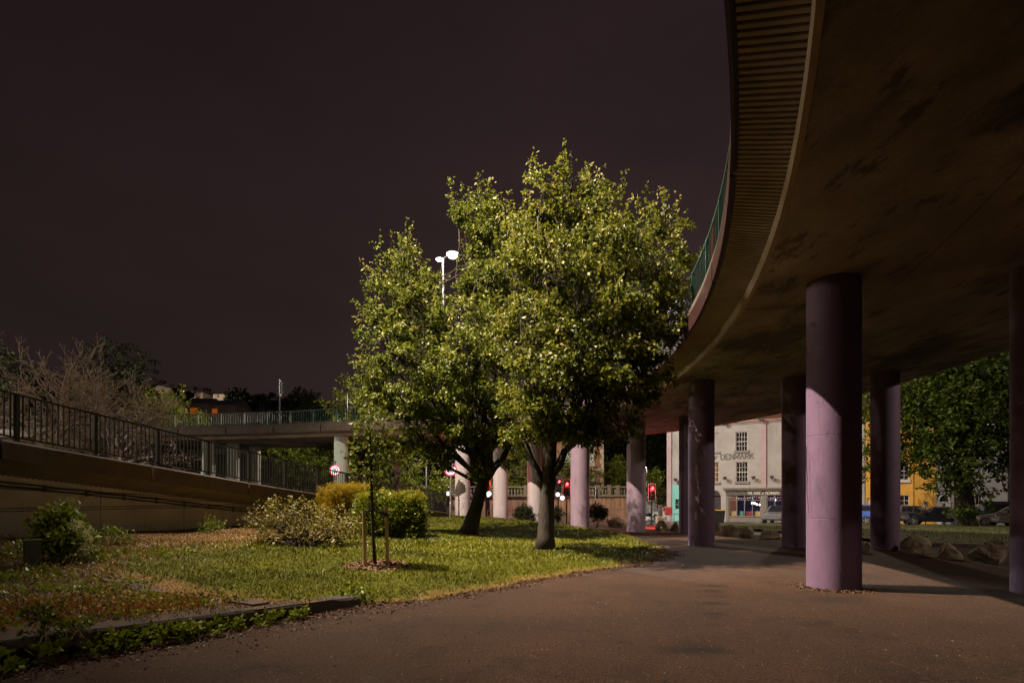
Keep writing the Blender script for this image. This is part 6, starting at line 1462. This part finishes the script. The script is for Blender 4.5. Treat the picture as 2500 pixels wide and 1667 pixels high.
# cars
def car(label, p, rz, L, W, H, kind, paint, rims=True, spare=False, plate=True, group='cars parked in front of the houses'):
    t = thing('parked_car', label, 'car', p, rz, group); hl = L / 2
    if kind == 'saloon': st = [(-1, .74, .36, .60, 0), (-.95, .90, .22, .70, 0), (-.72, .97, .20, .72, 0), (-.60, .98, .20, .73, .04), (-.30, 1, .20, .70, 1), (.10, 1, .20, .68, 1), (.42, .98, .20, .66, .06), (.75, .95, .20, .60, 0), (.95, .86, .22, .52, 0), (1, .70, .34, .46, 0)]
    elif kind == 'suv': st = [(-1, .86, .34, .62, .10), (-.97, .96, .26, .66, .75), (-.88, .98, .24, .67, 1), (-.4, 1, .24, .66, 1), (.05, 1, .24, .65, 1), (.34, .98, .24, .64, .06), (.75, .96, .24, .60, 0), (.95, .90, .26, .54, 0), (1, .74, .36, .48, 0)]
    else: st = [(-1, .84, .30, .58, .06), (-.94, .95, .22, .64, .45), (-.75, .98, .20, .66, .95), (-.35, 1, .20, .66, 1), (.08, 1, .20, .64, 1), (.42, .98, .20, .62, .08), (.76, .94, .20, .54, 0), (.95, .86, .22, .46, 0), (1, .70, .30, .42, 0)]
    V = []; k = 10
    def half(x, w, zl, zb, c):
        w = w * W / 2; zr = zb + (1 - zb) * c if c > .02 else zb + .02; wr = w * (.74 if c > .5 else .80)
        return [(w * .80, zl), (w * .97, zl + .05), (w, (zl + zb) / 2), (w * .96, zb), (lerp(w * .96, wr, .9), lerp(zb, zr, .9) if c > .02 else zb + .012), (wr * .86, zr)]
    prof = [[(x * hl, y, z * H) for y, z in half(x, w, zl, zb, c)] for x, w, zl, zb, c in st]; rows = []
    for pr in prof: rows.append(pr + [(a, -b, c) for a, b, c in reversed(pr)])
    n = 12
    for r in rows: V += r
    Fc = []
    for i in range(len(rows) - 1):
        for j in range(n): Fc.append((i * n + j, i * n + (j + 1) % n, (i + 1) * n + (j + 1) % n, (i + 1) * n + j))
    Fc += [tuple(range(n))[::-1], tuple((len(rows) - 1) * n + j for j in range(n))]
    MB().add(V, Fc).build('body', paint, t, smooth_=False)
    def panel(q, sh, off):
        c = sum((Vector(v) for v in q), Vector()) / len(q); nn = (Vector(q[1]) - Vector(q[0])).cross(Vector(q[-1]) - Vector(q[0])).normalized()
        if nn.dot(c - Vector((0, 0, H * .6))) < 0: nn = -nn
        return [c + (Vector(v) - c) * sh + nn * off for v in q]
    for i in range(len(st) - 1):
        a, b = rows[i], rows[i + 1]; ca, cb = st[i][4], st[i + 1][4]
        if ca > .3 and cb > .3:
            for sd in (0, 1):
                idx = (3, 4) if sd == 0 else (7, 8); q = [a[idx[0]], b[idx[0]], b[idx[1]], a[idx[1]]]; pq_ = panel(q, .88, .012); pi_ = panel(q, .88, -.01); g = MB(); g.add(pq_ + pi_, [(0, 1, 2, 3), (7, 6, 5, 4), (0, 4, 5, 1), (1, 5, 6, 2), (2, 6, 7, 3), (3, 7, 4, 0)]); g.build('side_window', M_GLASS, t)
        if abs(ca - cb) > .25:
            q = [a[5], a[6], b[6], b[5]] if True else None; lo, hi = (a, b) if ca < cb else (b, a)
            q = [lo[4], lo[7], hi[6], hi[5]]; pq_ = panel(q, .90, .016); pi_ = panel(q, .90, -.01); g = MB(); g.add(pq_ + pi_, [(0, 1, 2, 3), (7, 6, 5, 4), (0, 4, 5, 1), (1, 5, 6, 2), (2, 6, 7, 3), (3, 7, 4, 0)]); g.build('windscreen' if i > len(st) / 2 else 'rear_window', M_GLASS, t)
    rw = H * (.225 if kind != 'suv' else .225)
    for fx in (-.60, .62):
        for sy in (-1, 1):
            wv = bpy.data.objects.new('wheel', None); COL.objects.link(wv); wv.parent = t; wv.location = (fx * hl, sy * (W / 2 - .10), rw)
            M = Matrix.Rotation(-sy * PI / 2, 4, 'X'); b = MB(); b.lathe((0, 0, 0), [(rw * .62, -.10), (rw * .95, -.10), (rw, -.06), (rw, .08), (rw * .95, .115), (rw * .66, .12)], 24, M); b.build('tyre', M_RUBBER, wv)
            b = MB(); b.lathe((0, 0, 0), [(rw * .64, .06), (rw * .64, .105), (rw * .58, .11)], 20, M)
            for q in range(5):
                A_ = Matrix.Rotation(q * 2 * PI / 5, 4, 'Z'); b.box((rw * .32, 0, .115), (rw * .6, rw * .16, .03), M @ A_)
            b.build('rim', M_ALLOY, wv)
    tz = H * (.56 if kind == 'saloon' else .54)
    for sy in (-1, 1):
        b = MB(); b.box((-hl * .975, sy * W * .36, tz), (.10, W * .20, H * .10)); b.build('tail_light', mat('tail_light_red', (.35, .01, .02), .25, spec=.6), t, bevel=.02)
        b = MB(); b.box((hl * .955, sy * W * .35, H * .42), (.12, W * .18, H * .08)); b.build('headlight', M_ALLOY, t, bevel=.02)
        b = MB(); b.box((hl * .30, sy * (W / 2 + .07), H * .66), (.12, .16, .12)); b.build('mirror', paint, t, bevel=.03)
    if plate: b = MB(); b.box((-hl - .005, .0 if not spare else .42, H * (.50 if kind == 'saloon' else .40)), (.03, .52, .115)); b.build('number_plate', mat('yellow_plate', (.50, .36, .02), .5), t)
    b = MB(); b.box((-hl * .985, 0, H * .30), (.16, W * .86, H * .13)); b.build('bumper', paint, t, bevel=.04)
    if spare:
        M = Matrix.Translation((-hl - .10, -.16, H * .53)) @ Matrix.Rotation(-PI / 2, 4, 'Y'); b = MB(); r = .35; b.lathe((0, 0, 0), [(r * .62, -.09), (r, -.08), (r, .09), (r * .9, .12), (r * .6, .12)], 24, M); b.build('spare_tyre', M_RUBBER, t)
        b = MB(); b.lathe((0, 0, 0), [(r * .62, .09), (r * .58, .125)], 18, M)
        for q in range(6): b.box((r * .32, 0, .13), (r * .62, .07, .03), M @ Matrix.Rotation(q * PI / 3, 4, 'Z'))
        b.build('spare_rim', M_ALLOY, t)
    return t
def paint(n, c, metal=.2): return mat('car_paint_' + n, c, .28, .06, 1.0, metal=metal, spec=.6, coat=.8)
def gp(u, Y): x = PX(u, Y); return Vector((x, Y, top_z(x, Y)))
car('black saloon with yellow rear plate parked before the yellow house', gp(2288, 43.0), PI - .62 , 4.6, 1.84, 1.42, 'saloon', paint('black', (.012, .012, .02)))
car('black four wheel drive with a spare wheel on its tailgate', gp(2412, 40.5), PI - .80, 4.4, 1.85, 1.78, 'suv', paint('black_green', (.012, .018, .018)), spare=True)
car('dark hatchback with bright tail light beside the right lit pillar', gp(2184, 45.5), PI - .95, 4.2, 1.80, 1.55, 'hatch', paint('dark', (.014, .013, .016)))
car('blue car showing only its tail next to the nearest pillar', gp(2082, 46.5), PI - .85, 4.2, 1.80, 1.62, 'hatch', paint('blue', (.015, .09, .50)))
car('silver hatchback in front of the pub shopfront', gp(1900, 48.5), PI + .9 + PI * .0, 4.1, 1.75, 1.52, 'hatch', paint('silver', (.20, .21, .24), .5))
car('pale silver car cut by the right edge pillar', gp(2474, 38.0), PI - .9, 4.2, 1.78, 1.42, 'hatch', paint('pale_silver', (.20, .19, .175), .4))
# white van far up the wet road
Yv = 80; x = PX(1578, Yv); t = thing('van', 'small white van parked far up the wet road', 'van', (x, Yv, top_z(x, Yv)), PI / 2); 
b = MB(); b.add([(-2.4, -.95, .35), (2.3, -.95, .35), (2.3, .95, .35), (-2.4, .95, .35), (-2.4, -.9, 2.5), (.9, -.9, 2.5), (.9, .9, 2.5), (-2.4, .9, 2.5), (2.3, -.92, 1.2), (1.7, -.9, 1.35), (1.7, .9, 1.35), (2.3, .92, 1.2)], [(3, 2, 1, 0), (4, 5, 6, 7), (0, 1, 8, 9, 5, 4), (2, 3, 7, 6, 10, 11), (3, 0, 4, 7), (1, 2, 11, 8), (8, 11, 10, 9), (9, 10, 6, 5)]); b.build('body', mat('white_van_paint', (.6, .58, .55), .4), t)
for sx in (-1.5, 1.5):
    for sy in (-.85, .85): b = MB(); b.tube([(sx, sy - .1, .33), (sx, sy + .1, .33)], .33, 16); b.build('wheel', M_RUBBER, t)
Yv = 60; car('white car parked by the gatepost left of the pub corner', gp(1634, 63), PI / 2 + .5, 4.1, 1.75, 1.5, 'hatch', paint('white', (.6, .6, .6), 0), group='cars parked in front of the houses')
